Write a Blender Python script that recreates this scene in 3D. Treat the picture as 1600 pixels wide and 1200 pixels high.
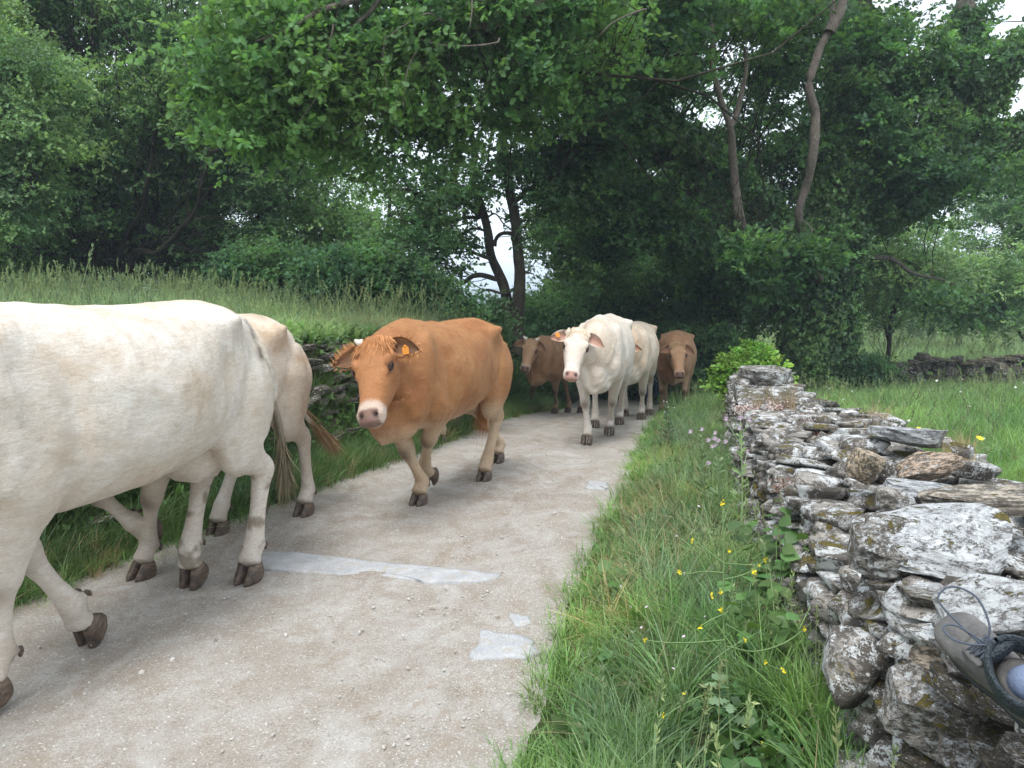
import bpy, bmesh, math, random
import numpy as np
from mathutils import Vector, Matrix, Euler
from mathutils import noise as mnoise

for _o in list(bpy.data.objects):
    bpy.data.objects.remove(_o)
SC = bpy.context.scene
COL = SC.collection
rng = np.random.default_rng(7)
random.seed(7)

# ------------------------------------------------------------------ camera
CAM_H = 1.55
PITCH = math.atan(145 / 1200)
cd = bpy.data.cameras.new("camera")
cam = bpy.data.objects.new("camera", cd)
COL.objects.link(cam)
cam.location = (0, 0, CAM_H)
cam.rotation_euler = (math.pi / 2 - PITCH, 0, 0)
cd.sensor_width = 36
cd.lens = 27
cd.clip_start = 0.05
cd.clip_end = 6000
cd.dof.use_dof = False
SC.camera = cam

# ------------------------------------------------------------------ sky, sun, exposure
SUN_EL, SUN_AZ = math.radians(62), math.radians(200)   # azimuth measured clockwise from +Y
w = bpy.data.worlds.new("World")
SC.world = w
w.use_nodes = True
wn, wl = w.node_tree.nodes, w.node_tree.links
wn.clear()
sky = wn.new("ShaderNodeTexSky")
sky.sky_type = 'NISHITA'
sky.sun_disc = False
sky.sun_elevation = SUN_EL
sky.sun_rotation = SUN_AZ
sky.altitude = 600
sky.air_density = 1.0
sky.dust_density = 4.0
sky.ozone_density = 1.0
# a thin even cloud cover: the clear sky is mixed with pale cloud grey
tc = wn.new("ShaderNodeTexCoord")
cn = wn.new("ShaderNodeTexNoise")
cn.inputs["Scale"].default_value = 2.2
cn.inputs["Detail"].default_value = 5
cr = wn.new("ShaderNodeMapRange")
cr.inputs[1].default_value = 0.3
cr.inputs[2].default_value = 0.7
cr.inputs[3].default_value = 0.70
cr.inputs[4].default_value = 0.86
mx = wn.new("ShaderNodeMix")
mx.data_type = 'RGBA'
mx.inputs[7].default_value = (8.5, 9.3, 10.1, 1)
bg = wn.new("ShaderNodeBackground")
bg.inputs["Strength"].default_value = 0.105
wo = wn.new("ShaderNodeOutputWorld")
wl.new(tc.outputs["Generated"], cn.inputs["Vector"])
wl.new(cn.outputs["Fac"], cr.inputs[0])
wl.new(cr.outputs[0], mx.inputs[0])
wl.new(sky.outputs[0], mx.inputs[6])
wl.new(mx.outputs[2], bg.inputs["Color"])
wl.new(bg.outputs[0], wo.inputs["Surface"])

sd = bpy.data.lights.new("sun", 'SUN')
sd.energy = 1.5
sd.angle = math.radians(25)
sd.color = (1.0, 0.99, 0.975)
sun = bpy.data.objects.new("sun", sd)
COL.objects.link(sun)
sdir = Vector((math.sin(SUN_AZ) * math.cos(SUN_EL), math.cos(SUN_AZ) * math.cos(SUN_EL), math.sin(SUN_EL)))
sun.rotation_euler = sdir.to_track_quat('Z', 'Y').to_euler()

SC.view_settings.view_transform = 'Standard'
SC.view_settings.look = 'None'
SC.view_settings.gamma = 1
SC.view_settings.exposure = 0.98
SC.view_settings.use_curve_mapping = False
SC.render.engine = 'CYCLES'
SC.cycles.max_bounces = 7
SC.cycles.diffuse_bounces = 4
SC.cycles.glossy_bounces = 2
SC.cycles.transmission_bounces = 4
SC.cycles.transparent_max_bounces = 4
SC.cycles.volume_bounces = 0
SC.cycles.use_denoising = True
SC.cycles.caustics_reflective = False
SC.cycles.caustics_refractive = False


# ------------------------------------------------------------------ placing helpers (photo pixel + real distance -> world)
_cp, _sp = math.cos(PITCH), math.sin(PITCH)


def ray(u, v):
    a = (u - 800) / 1200
    b = (600 - v) / 1200
    return (a, _cp + b * _sp, b * _cp - _sp)


def at(u, v, Y):
    r = ray(u, v)
    t = Y / r[1]
    return Vector((r[0] * t, Y, CAM_H + r[2] * t))


def atz(u, v, z):
    r = ray(u, v)
    t = (z - CAM_H) / r[2]
    return Vector((r[0] * t, r[1] * t, z))


def gz(y):
    y = np.asarray(y, float)
    a = np.where(y < 6, 0, -.0102 * (np.clip(y, 6, 14) - 6) ** 2)
    a = a - .0815 * np.clip(y - 14, 0, 6) - .03 * np.clip(y - 20, 0, 60) - .012 * np.clip(y - 80, 0, 4000)
    return a


def gr(u, v):
    r = ray(u, v)
    z = 0.0
    for i in range(60):
        t = (z - CAM_H) / r[2]
        z = .5 * z + .5 * float(gz(r[1] * t))
    return Vector((r[0] * t, r[1] * t, z))


# ------------------------------------------------------------------ object helpers
def tag(o, label=None, cat=None, group=None, kind=None):
    if label:
        o['label'] = label
    if cat:
        o['category'] = cat
    if group:
        o['group'] = group
    if kind:
        o['kind'] = kind
    return o


def link(name, me, mat=None, parent=None, loc=None):
    o = bpy.data.objects.new(name, me)
    COL.objects.link(o)
    if mat is not None:
        if me.materials:
            me.materials[0] = mat
        else:
            me.materials.append(mat)
    if parent is not None:
        o.parent = parent
    if loc is not None:
        o.location = loc
    return o


def empty(name, loc=(0, 0, 0), rz=0):
    o = bpy.data.objects.new(name, None)
    COL.objects.link(o)
    o.location = loc
    o.rotation_euler = (0, 0, rz)
    o.empty_display_size = .2
    return o


def mesh_from(name, V, F, smooth=True):
    """V (n,3) array; F list of faces or an (m,k) array"""
    me = bpy.data.meshes.new(name)
    V = np.asarray(V, np.float32)
    if isinstance(F, np.ndarray):
        m, k = F.shape
        me.vertices.add(len(V))
        me.vertices.foreach_set("co", V.ravel())
        me.loops.add(m * k)
        me.loops.foreach_set("vertex_index", F.astype(np.int32).ravel())
        me.polygons.add(m)
        me.polygons.foreach_set("loop_start", np.arange(0, m * k, k, dtype=np.int32))
        me.update(calc_edges=True)
    else:
        me.from_pydata(V.tolist(), [], [tuple(map(int, f)) for f in F])
        me.update()
    if smooth:
        me.polygons.foreach_set("use_smooth", np.ones(len(me.polygons), dtype=bool))
    return me


class MB:
    """collects pieces into one mesh (quads and tris)"""

    def __init__(self):
        self.V, self.F, self.n = [], [], 0

    def add(self, V, F):
        V = np.asarray(V, float)
        self.V.append(V)
        n = self.n
        self.F += [tuple(int(i) + n for i in f) for f in F]
        self.n += len(V)

    def mesh(self, name="m", smooth=True):
        return mesh_from(name, np.concatenate(self.V), self.F, smooth)

    def build(self, name, mat, parent=None, smooth=True, loc=None):
        return link(name, self.mesh(name, smooth), mat, parent, loc)


def frames(P, up=(0, 0, 1)):
    P = np.asarray(P, float)
    T = np.gradient(P, axis=0)
    T /= np.linalg.norm(T, axis=1)[:, None] + 1e-9
    up = np.asarray(up, float)
    S = np.cross(np.broadcast_to(up, T.shape), T)
    bad = np.linalg.norm(S, axis=1) < 1e-3
    S[bad] = (0, 1, 0)
    S /= np.linalg.norm(S, axis=1)[:, None]
    U = np.cross(T, S)
    return T, S, U


def loft(P, ru, rs, n=16, up=(0, 0, 1), ex=2.0, cap=True, shape=None):
    """tube through P; ru = half size along up, rs = half size sideways; closed round ends"""
    P = np.asarray(P, float)
    k = len(P)
    ru = np.broadcast_to(np.asarray(ru, float), (k,))
    rs = np.broadcast_to(np.asarray(rs, float), (k,))
    ex = np.broadcast_to(np.asarray(ex, float), (k,))
    T, S, U = frames(P, up)
    a = np.linspace(0, 2 * np.pi, n, endpoint=False)
    V = []
    for i in range(k):
        c, s = np.cos(a), np.sin(a)
        e = 2 / ex[i]
        cc, ss = np.sign(c) * np.abs(c) ** e, np.sign(s) * np.abs(s) ** e
        V.append(P[i] + np.outer(cc * rs[i], S[i]) + np.outer(ss * ru[i], U[i]))
    V = np.concatenate(V)
    F = []
    for i in range(k - 1):
        for j in range(n):
            j2 = (j + 1) % n
            F.append((i * n + j, i * n + j2, (i + 1) * n + j2, (i + 1) * n + j))
    if cap:
        c0, c1 = len(V), len(V) + 1
        e0 = P[0] - T[0] * min(ru[0], rs[0]) * .45
        e1 = P[-1] + T[-1] * min(ru[-1], rs[-1]) * .45
        V = np.concatenate([V, [e0, e1]])
        for j in range(n):
            j2 = (j + 1) % n
            F.append((c0, j2, j))
            F.append((c1, (k - 1) * n + j, (k - 1) * n + j2))
    return V, F


def spline(P, m=8):
    """Catmull-Rom through rows of P (any number of columns)"""
    P = np.asarray(P, float)
    Q = np.vstack([2 * P[0] - P[1], P, 2 * P[-1] - P[-2]])
    out = []
    for i in range(1, len(Q) - 2):
        p0, p1, p2, p3 = Q[i - 1], Q[i], Q[i + 1], Q[i + 2]
        for t in np.linspace(0, 1, m, endpoint=False):
            out.append(.5 * ((2 * p1) + (p2 - p0) * t + (2 * p0 - 5 * p1 + 4 * p2 - p3) * t * t + (3 * p1 - p0 - 3 * p2 + p3) * t ** 3))
    out.append(P[-1])
    return np.array(out)


def ellipsoid(c, r, rot=(0, 0, 0), nu=16, nv=10):
    a = np.linspace(0, 2 * np.pi, nu, endpoint=False)
    V = [(0, 0, -1)]
    for b in np.linspace(-np.pi / 2, np.pi / 2, nv + 2)[1:-1]:
        for x in a:
            V.append((math.cos(b) * math.cos(x), math.cos(b) * math.sin(x), math.sin(b)))
    V.append((0, 0, 1))
    V = np.array(V) * np.asarray(r, float)
    R = np.array(Euler(rot).to_matrix())
    V = V @ R.T + np.asarray(c, float)
    F = []
    for j in range(nu):
        F.append((0, 1 + (j + 1) % nu, 1 + j))
    for i in range(nv - 1):
        for j in range(nu):
            j2 = (j + 1) % nu
            F.append((1 + i * nu + j, 1 + i * nu + j2, 1 + (i + 1) * nu + j2, 1 + (i + 1) * nu + j))
    t = len(V) - 1
    for j in range(nu):
        F.append((t, 1 + (nv - 1) * nu + j, 1 + (nv - 1) * nu + (j + 1) % nu))
    return V, F


def fuse(me, voxel=.014, smooth=6, fac=.5):
    """one continuous skin from overlapping closed pieces"""
    o = bpy.data.objects.new("tmp_skin", me)
    COL.objects.link(o)
    r = o.modifiers.new("r", 'REMESH')
    r.mode = 'VOXEL'
    r.voxel_size = voxel
    s = o.modifiers.new("s", 'SMOOTH')
    s.iterations = smooth
    s.factor = fac
    dg = bpy.context.evaluated_depsgraph_get()
    dg.update()
    out = bpy.data.meshes.new_from_object(o.evaluated_get(dg))
    bpy.data.objects.remove(o)
    bpy.data.meshes.remove(me)
    out.materials.clear()
    out.polygons.foreach_set("use_smooth", np.ones(len(out.polygons), dtype=bool))
    return out


def co_of(me):
    V = np.empty(len(me.vertices) * 3, np.float32)
    me.vertices.foreach_get("co", V)
    return V.reshape(-1, 3)


def set_co(me, V):
    me.vertices.foreach_set("co", np.asarray(V, np.float32).ravel())
    me.update()


def set_col(me, C, name="Col"):
    """per-vertex colour (n,3)"""
    a = me.color_attributes.new(name, 'FLOAT_COLOR', 'POINT')
    D = np.ones((len(C), 4), np.float32)
    D[:, :3] = C
    a.data.foreach_set("color", D.ravel())


def vnoise(P, scale, seed=0):
    """cheap smooth vector-hash noise in -1..1 (value noise, vectorised)"""
    P = np.asarray(P, float) * scale + seed * 17.31
    i = np.floor(P).astype(np.int64)
    f = P - i
    f = f * f * (3 - 2 * f)

    def h(ix, iy, iz):
        n = (ix * 374761393 + iy * 668265263 + iz * 2147483647 + seed * 1013904223) & 0xffffffff
        n = ((n ^ (n >> 13)) * 1274126177) & 0xffffffff
        n = n ^ (n >> 16)
        return (n & 0xffffff) / float(0xffffff) * 2 - 1
    r = 0
    for dx in (0, 1):
        for dy in (0, 1):
            for dz in (0, 1):
                wgt = (f[:, 0] if dx else 1 - f[:, 0]) * (f[:, 1] if dy else 1 - f[:, 1]) * (f[:, 2] if dz else 1 - f[:, 2])
                r = r + wgt * h(i[:, 0] + dx, i[:, 1] + dy, i[:, 2] + dz)
    return r


def fbm(P, scale, seed=0, octv=4, gain=.5):
    a, s, r = 1.0, scale, 0
    for k in range(octv):
        r = r + a * vnoise(P, s, seed + k)
        a *= gain
        s *= 2.03
    return r


def sstep(a, b, x):
    t = np.clip((np.asarray(x, float) - a) / (b - a), 0, 1)
    return t * t * (3 - 2 * t)


# ------------------------------------------------------------------ material helpers
class NT:
    def __init__(self, name):
        self.m = bpy.data.materials.new(name)
        self.m.use_nodes = True
        self.n, self.l = self.m.node_tree.nodes, self.m.node_tree.links
        self.n.clear()
        self.out = self.n.new("ShaderNodeOutputMaterial")

    def node(self, t, **kw):
        x = self.n.new(t)
        for k, v in kw.items():
            if k.startswith("_"):
                setattr(x, k[1:], v)
        for k, v in kw.items():
            if not k.startswith("_"):
                key = int(k[1:]) if k[0] == "i" and k[1:].isdigit() else k.replace("__", " ")
                self.put(x.inputs[key], v)
        return x

    def put(self, sock, v):
        if isinstance(v, bpy.types.NodeSocket):
            self.l.new(v, sock)
        elif isinstance(v, (tuple, list)) and len(v) == 3 and sock.type == 'RGBA':
            sock.default_value = (*v, 1)
        else:
            sock.default_value = v

    def coord(self, kind="Object"):
        return self.node("ShaderNodeTexCoord").outputs[kind]

    def mapped(self, vec, scale=(1, 1, 1)):
        return self.node("ShaderNodeMapping", Vector=vec, Scale=scale).outputs[0]

    def noise(self, scale, detail=4, rough=.5, vec=None, dist=0.0, out="Fac"):
        k = dict(Scale=scale, Detail=detail, Roughness=rough, Distortion=dist)
        if vec is not None:
            k["Vector"] = vec
        return self.node("ShaderNodeTexNoise", **k).outputs[out]

    def voro(self, scale, vec=None, feature='F1', out="Distance", rnd=1.0):
        k = dict(_feature=feature, Scale=scale, Randomness=rnd)
        if vec is not None:
            k["Vector"] = vec
        return self.node("ShaderNodeTexVoronoi", **k).outputs[out]

    def ramp(self, f, a, b, c=0.0, d=1.0):
        return self.node("ShaderNodeMapRange", i0=f, i1=a, i2=b, i3=c, i4=d).outputs[0]

    def mix(self, f, a, b, mode='MIX'):
        x = self.node("ShaderNodeMix", _data_type='RGBA', _blend_type=mode)
        self.put(x.inputs[0], f)
        self.put(x.inputs[6], a)
        self.put(x.inputs[7], b)
        return x.outputs[2]

    def math(self, op, a, b=0.0):
        x = self.node("ShaderNodeMath", _operation=op)
        self.put(x.inputs[0], a)
        self.put(x.inputs[1], b)
        return x.outputs[0]

    def bump(self, h, dist=.01, strength=.5, normal=None):
        k = dict(Height=h, Distance=dist, Strength=strength)
        if normal is not None:
            k["Normal"] = normal
        return self.node("ShaderNodeBump", **k).outputs[0]

    def bsdf(self, col, rough=.8, spec=.3, normal=None, **kw):
        x = self.n.new("ShaderNodeBsdfPrincipled")
        self.put(x.inputs["Base Color"], col)
        self.put(x.inputs["Roughness"], rough)
        self.put(x.inputs["Specular IOR Level"], spec)
        if normal is not None:
            self.l.new(normal, x.inputs["Normal"])
        for k, v in kw.items():
            self.put(x.inputs[k.replace("__", " ")], v)
        self.l.new(x.outputs[0], self.out.inputs[0])
        return x


def simple(name, col, rough=.7, spec=.3, var=.15, scale=8):
    t = NT(name)
    n = t.noise(scale, 4, .6, t.coord())
    c = t.mix(n, tuple(x * (1 - var) for x in col), tuple(min(1, x * (1 + var)) for x in col))
    t.bsdf(c, rough, spec, t.bump(n, .004, .4))
    return t.m
# ================================================================== GROUND
_ly = np.array([-6, -3, 2, 3.55, 4.05, 4.59, 5.28, 6.1, 7.13, 8.06, 11.14, 14, 17, 22, 30, 60])
_lx = np.array([-5.6, -4.3, -2.95, -2.50, -2.32, -2.10, -1.78, -1.46, -1.0, -.70, 0.0, .75, 1.5, 2.2, 2.2, 2])
_ry = np.array([-6, -3, 0, 1.5, 2.35, 2.83, 3.55, 4.47, 6, 8.06, 11.14, 14, 17, 22, 30, 60])
_rx = np.array([-2.2, -1.5, -.7, -.15, .06, .15, .28, .5, .95, 1.43, 2.2, 2.95, 3.7, 4.5, 4.5, 4.3])
_wy = np.array([-3, 0, 1.6, 2.66, 4.1, 5.2, 8.2, 9])
_wx = np.array([.58, .72, .93, 1.12, 1.37, 1.59, 2.35, 2.58])
_vy = np.array([-3, 0, 1.6, 3.4, 4.9, 7.0, 8.2, 9])
_vx = np.array([1.9, 2.0, 2.2, 2.32, 2.38, 2.62, 2.9, 3.1])


def xl(y): return np.interp(y, _ly, _lx)
def xr(y): return np.interp(y, _ry, _rx)
def wl_(y): return np.interp(y, _wy, _wx)      # wall, face towards the track
def wr_(y): return np.interp(y, _vy, _vx)      # wall, far face


def hgt(x, y):
    x, y = np.asarray(x, float), np.asarray(y, float)
    b = gz(y)
    s = xl(y) - x
    wob = .10 * vnoise(np.stack([x * 0, y, y * 0], -1).reshape(-1, 3), 1.3, 5).reshape(np.shape(y))
    edge = np.interp(y, [-6, 8, 11, 14, 18, 26], [1.10, 1.10, .95, .62, .2, -.6])
    top = edge + (np.interp(y, [-6, 20, 34, 60, 90], [1.22, 1.25, .6, -1.4, -3.0]) - edge) * sstep(.9, 5.5, s)
    f = sstep(.42, .86, s + wob)
    z = b + (np.maximum(top, b) - b) * f
    z = z + .05 * sstep(0, .4, s) * (1 - f)
    r = x - xr(y)
    z = z + .06 * sstep(.1, .8, r) + .08 * sstep(2.0, 5, r) * (y > -10)
    P = np.stack([x, y, 0 * x], -1).reshape(-1, 3)
    inside = sstep(.0, .16, -s) * sstep(.0, .16, -r)
    z = z - .05 * inside
    rough = (vnoise(P, 2.1, 3) * .022 + vnoise(P, .5, 4) * .05).reshape(np.shape(x))
    off = np.maximum(sstep(0, .6, s), sstep(0, .6, r))
    return z + rough * off


def axis_steps(segs):
    out = []
    for a, b, st in segs:
        out += list(np.arange(a, b, st))
    out.append(segs[-1][1])
    return np.array(out)


def grid_mesh(name, xs, ys, f):
    X, Y = np.meshgrid(xs, ys)
    Z = f(X, Y)
    V = np.stack([X, Y, Z], -1).reshape(-1, 3)
    nx, ny = len(xs), len(ys)
    i, j = np.meshgrid(np.arange(ny - 1), np.arange(nx - 1), indexing='ij')
    a = (i * nx + j).ravel()
    return mesh_from(name, V, np.stack([a, a + 1, a + nx + 1, a + nx], 1))


def soil_mat():
    t = NT("turf_soil")
    co = t.coord()
    a = t.noise(1.3, 5, .6, co)
    b = t.noise(14, 5, .7, co)
    c = t.noise(75, 3, .7, co)
    col = t.mix(t.ramp(b, .35, .65), (.035, .050, .018), (.085, .075, .045))
    col = t.mix(t.ramp(a, .4, .62), col, (.05, .085, .022))
    t.bsdf(col, .95, .1, t.bump(t.math('ADD', b, t.math('MULTIPLY', c, .5)), .03, .8))
    return t.m


def path_mat():
    t = NT("trodden_granite_grit")
    co = t.coord()
    big = t.noise(.9, 4, .6, co, .4)
    mid = t.noise(4.5, 6, .68, co, .6)
    st2 = t.noise(2.6, 5, .65, t.mapped(co, (1.4, .55, 1)), .8)
    grit = t.noise(120, 4, .75, co)
    v = t.voro(105, co, 'F1', 'Distance')
    vc = t.voro(95, co, 'F1', 'Color')
    v2 = t.voro(38, co, 'F1', 'Distance')
    v2c = t.voro(38, co, 'F1', 'Color')
    base = t.mix(t.ramp(big, .34, .66), (.335, .292, .247), (.44, .405, .36))
    base = t.mix(t.ramp(mid, .45, .72), base, (.50, .48, .45))
    base = t.mix(t.math('MULTIPLY', t.ramp(st2, .54, .74), .6), base, (.23, .18, .13))
    base = t.mix(t.math('MULTIPLY', t.ramp(grit, .30, .72), .85), t.mix(1.0, base, (.55, .52, .49), 'MULTIPLY'), t.mix(1.0, base, (1.28, 1.28, 1.28), 'MULTIPLY'))
    wx = t.noise(1.6, 5, .7, co, 1.2)
    base = t.mix(t.math('MULTIPLY', t.ramp(wx, .50, .72), .5), base, (.55, .535, .51))
    br = t.noise(3.1, 6, .75, t.mapped(co, (1, .7, 1)), 1.5)
    base = t.mix(t.math('MULTIPLY', t.ramp(br, .52, .68), .6), base, (.27, .205, .14))
    sep = t.node("ShaderNodeSeparateColor", i0=vc).outputs
    dg = t.noise(6.5, 5, .7, co, 1.0)
    base = t.mix(t.math('MULTIPLY', t.ramp(dg, .64, .70), .6), base, (.15, .115, .075))
    ed = t.node("ShaderNodeVertexColor", _layer_name="Col").outputs[0]
    edm = t.math('MULTIPLY', t.node("ShaderNodeSeparateColor", i0=ed).outputs[0], t.ramp(t.noise(3.2, 5, .7, co), .35, .6))
    th = t.ramp(edm, 0, 1, .82, .38)
    pale = t.math('MULTIPLY', t.ramp(v, .42, .26), t.math('GREATER_THAN', sep[0], th))
    dark = t.math('MULTIPLY', t.ramp(v, .42, .26), t.ramp(sep[1], .88, .92))
    col = t.mix(t.math('MULTIPLY', pale, .75), base, (.70, .67, .62))
    col = t.mix(t.math('MULTIPLY', dark, .6), col, (.13, .11, .09))
    sp = t.node("ShaderNodeSeparateColor", i0=v2c).outputs
    p2 = t.math('MULTIPLY', t.ramp(v2, .30, .16), t.ramp(sp[0], .93, .95))
    col = t.mix(t.math('MULTIPLY', p2, .7), col, (.62, .59, .55))
    h = t.math('ADD', t.math('ADD', t.math('MULTIPLY', grit, .5), t.math('MULTIPLY', mid, .8)), t.math('ADD', t.math('MULTIPLY', pale, .35), t.math('MULTIPLY', p2, .5)))
    t.bsdf(col, .92, .18, t.bump(h, .02, .6))
    return t.m


M_soil, M_path = soil_mat(), path_mat()


def build_ground():
    xs = axis_steps([(-1100, -60, 80), (-60, -14, 4), (-14, -5, .5), (-5, 6, .11), (6, 14, .5), (14, 60, 4), (60, 1101, 80)])
    ys = axis_steps([(-60, -6, 4), (-6, 0, .4), (0, 12, .11), (12, 24, .3), (24, 60, 2), (60, 200, 14), (200, 1250, 105)])
    g = link("ground", grid_mesh("ground", xs, ys, hgt), M_soil)
    tag(g, "grassy ground on both sides of the track", kind='structure')
    # the track: its own sheet, with worn hollows
    ys = axis_steps([(-6, 0, .25), (0, 9, .045), (9, 16, .12), (16, 40, .8)])
    n = 70
    V = []
    for y in ys:
        a, b = xl(y) - .12, xr(y) + .12
        V.append(np.stack([np.linspace(a, b, n), np.full(n, y), np.zeros(n)], 1))
    V = np.concatenate(V)
    V[:, 0] += .05 * vnoise(V, 3.0, 12) * (np.abs(V[:, 0] - (xl(V[:, 1]) + xr(V[:, 1])) / 2) > .8)
    u = (V[:, 0] - xl(V[:, 1])) / (xr(V[:, 1]) - xl(V[:, 1]))
    crown = .0
    rut = -.018 * (np.exp(-((u - .27) / .09) ** 2) + np.exp(-((u - .74) / .09) ** 2))
    lip = sstep(-.06, .10, u) * sstep(-.06, .10, 1 - u)
    V[:, 2] = gz(V[:, 1]) - .012 * (1 - lip) + .012 * (1 - sstep(.0, .1, u)) + (rut + vnoise(V, 1.7, 20) * .008 + vnoise(V, 9, 21) * .0035 + vnoise(V, 28, 22) * .002) * sstep(0, .08, u) * sstep(0, .08, 1 - u)
    m = len(ys)
    i, j = np.meshgrid(np.arange(m - 1), np.arange(n - 1), indexing='ij')
    a = (i * n + j).ravel()
    pme = mesh_from("path", V, np.stack([a, a + 1, a + n + 1, a + n], 1))
    gv = sstep(.72, .95, u) + .5 * sstep(.15, .03, u)
    set_col(pme, np.stack([gv, gv, gv], 1))
    p = link("path", pme, M_path)
    tag(p, "pale trodden gravel track", kind='structure')


def pz(x, y):
    return float(gz(y)) - .001


def slab_mat():
    t = NT("worn_granite")
    co = t.coord()
    n = t.noise(7, 6, .7, co)
    s = t.noise(110, 4, .8, co)
    d = t.noise(16, 5, .7, co, .5)
    c = t.mix(t.ramp(n, .35, .65), (.40, .405, .41), (.56, .56, .555))
    c = t.mix(t.ramp(s, .40, .62), t.mix(1.0, c, (.72, .72, .74), 'MULTIPLY'), c)
    c = t.mix(t.math('MULTIPLY', t.ramp(d, .50, .62), .85), c, (.38, .345, .30))
    t.bsdf(c, .8, .3, t.bump(t.math('ADD', n, s), .006, .5))
    return t.m


M_slab = slab_mat()


def slab(pix, label, seed, thick=.05, proud=.0075):
    """flat stone let into the track, outline from ground points"""
    pts = [gr(u, v) for u, v in pix]
    r = np.random.default_rng(seed)
    out = []
    k = len(pts)
    for i in range(k):
        a, b = pts[i], pts[(i + 1) % k]
        L = (b - a).length
        for t in np.arange(0, 1, .035 / L):
            q = a.lerp(b, t)
            nn = Vector((b.y - a.y, a.x - b.x, 0)).normalized()
            q = q + nn * float(vnoise(np.array([[q.x, q.y, seed]]), 14, seed)[0]) * .020
            out.append((q.x, q.y))
    c = np.mean(out, 0)
    m = len(out)
    V, F = [], []
    for ring, (f, dz) in enumerate([(1.0, -thick), (1.0, 0.0), (.975, proud), (.8, proud * 1.2), (.5, proud), (.2, proud * 1.1)]):
        for x, y in out:
            X, Y = c[0] + (x - c[0]) * f, c[1] + (y - c[1]) * f
            V.append((X - c[0], Y - c[1], pz(X, Y) - pz(*c) + dz + (.003 * float(vnoise(np.array([[X, Y, 0]]), 9, seed)[0]) if ring > 1 else 0)))
    for rr in range(5):
        for i in range(m):
            j = (i + 1) % m
            F.append((rr * m + i, rr * m + j, (rr + 1) * m + j, (rr + 1) * m + i))
    F.append(tuple(5 * m + i for i in range(m)))
    o = link("stone_slab", mesh_from("slab", V, F), M_slab, None, (c[0], c[1], pz(*c)))
    tag(o, label, "stone slab", "stone slabs let into the track")


def build_slabs():
    slab([(402, 864), (455, 863), (540, 873), (605, 880), (690, 888), (784, 898), (772, 904), (735, 910), (672, 910), (635, 907), (600, 902), (545, 899), (470, 894), (402, 888)],
         "long straight pale granite strip let into the track beside the nearest white cow", 1)
    slab([(757, 985), (800, 990), (838, 1003), (842, 1022), (822, 1032), (772, 1030), (735, 1028), (742, 1008)],
         "rough grey slab at the edge of the nearest grass", 3)
    slab([(795, 962), (828, 964), (832, 975), (808, 980)], "small bare patch of granite above the rough grey slab", 4)
    slab([(918, 752), (950, 755), (948, 766), (915, 764)], "small pale stone at the track edge far down the verge", 5)


# ------------------------------------------------------------------ instanced scatter (one object, copies of small tufts)
def proto(me, name="proto"):
    """an unlinked source object"""
    return bpy.data.objects.new(name, me)


def scatter(name, protos, P, rot, scl, idx=None, parent=None, mat=None):
    n = len(P)
    me = bpy.data.meshes.new(name)
    me.vertices.add(n)
    me.vertices.foreach_set("co", np.asarray(P, np.float32).ravel())
    if idx is None:
        idx = rng.integers(0, len(protos), n)
    a = me.attributes.new("idx", 'INT', 'POINT')
    a.data.foreach_set("value", np.asarray(idx, np.int32))
    a = me.attributes.new("rotv", 'FLOAT_VECTOR', 'POINT')
    a.data.foreach_set("vector", np.asarray(rot, np.float32).ravel())
    scl = np.asarray(scl, np.float32)
    if scl.ndim == 1:
        scl = np.stack([scl] * 3, 1)
    a = me.attributes.new("sclv", 'FLOAT_VECTOR', 'POINT')
    a.data.foreach_set("vector", scl.ravel())
    o = link(name, me, None, parent)
    if mat:
        me.materials.append(mat)
    ng = bpy.data.node_groups.new(name + "_scatter", 'GeometryNodeTree')
    ng.interface.new_socket("Geometry", in_out='INPUT', socket_type='NodeSocketGeometry')
    ng.interface.new_socket("Geometry", in_out='OUTPUT', socket_type='NodeSocketGeometry')
    N, L = ng.nodes, ng.links
    gi, go = N.new("NodeGroupInput"), N.new("NodeGroupOutput")
    jn = N.new("GeometryNodeJoinGeometry")
    for p in reversed(protos):
        oi = N.new("GeometryNodeObjectInfo")
        oi.inputs["Object"].default_value = p
        g2 = N.new("GeometryNodeGeometryToInstance")
        L.new(oi.outputs["Geometry"], g2.inputs[0])
        L.new(g2.outputs[0], jn.inputs[0])
    ip = N.new("GeometryNodeInstanceOnPoints")
    ip.inputs["Pick Instance"].default_value = True

    def na(nm, ty):
        x = N.new("GeometryNodeInputNamedAttribute")
        x.data_type = ty
        x.inputs[0].default_value = nm
        return x.outputs["Attribute"]
    L.new(gi.outputs[0], ip.inputs["Points"])
    L.new(jn.outputs[0], ip.inputs["Instance"])
    L.new(na("idx", 'INT'), ip.inputs["Instance Index"])
    L.new(na("rotv", 'FLOAT_VECTOR'), ip.inputs["Rotation"])
    L.new(na("sclv", 'FLOAT_VECTOR'), ip.inputs["Scale"])
    L.new(ip.outputs[0], go.inputs[0])
    md = o.modifiers.new("scatter", 'NODES')
    md.node_group = ng
    return o
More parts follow.
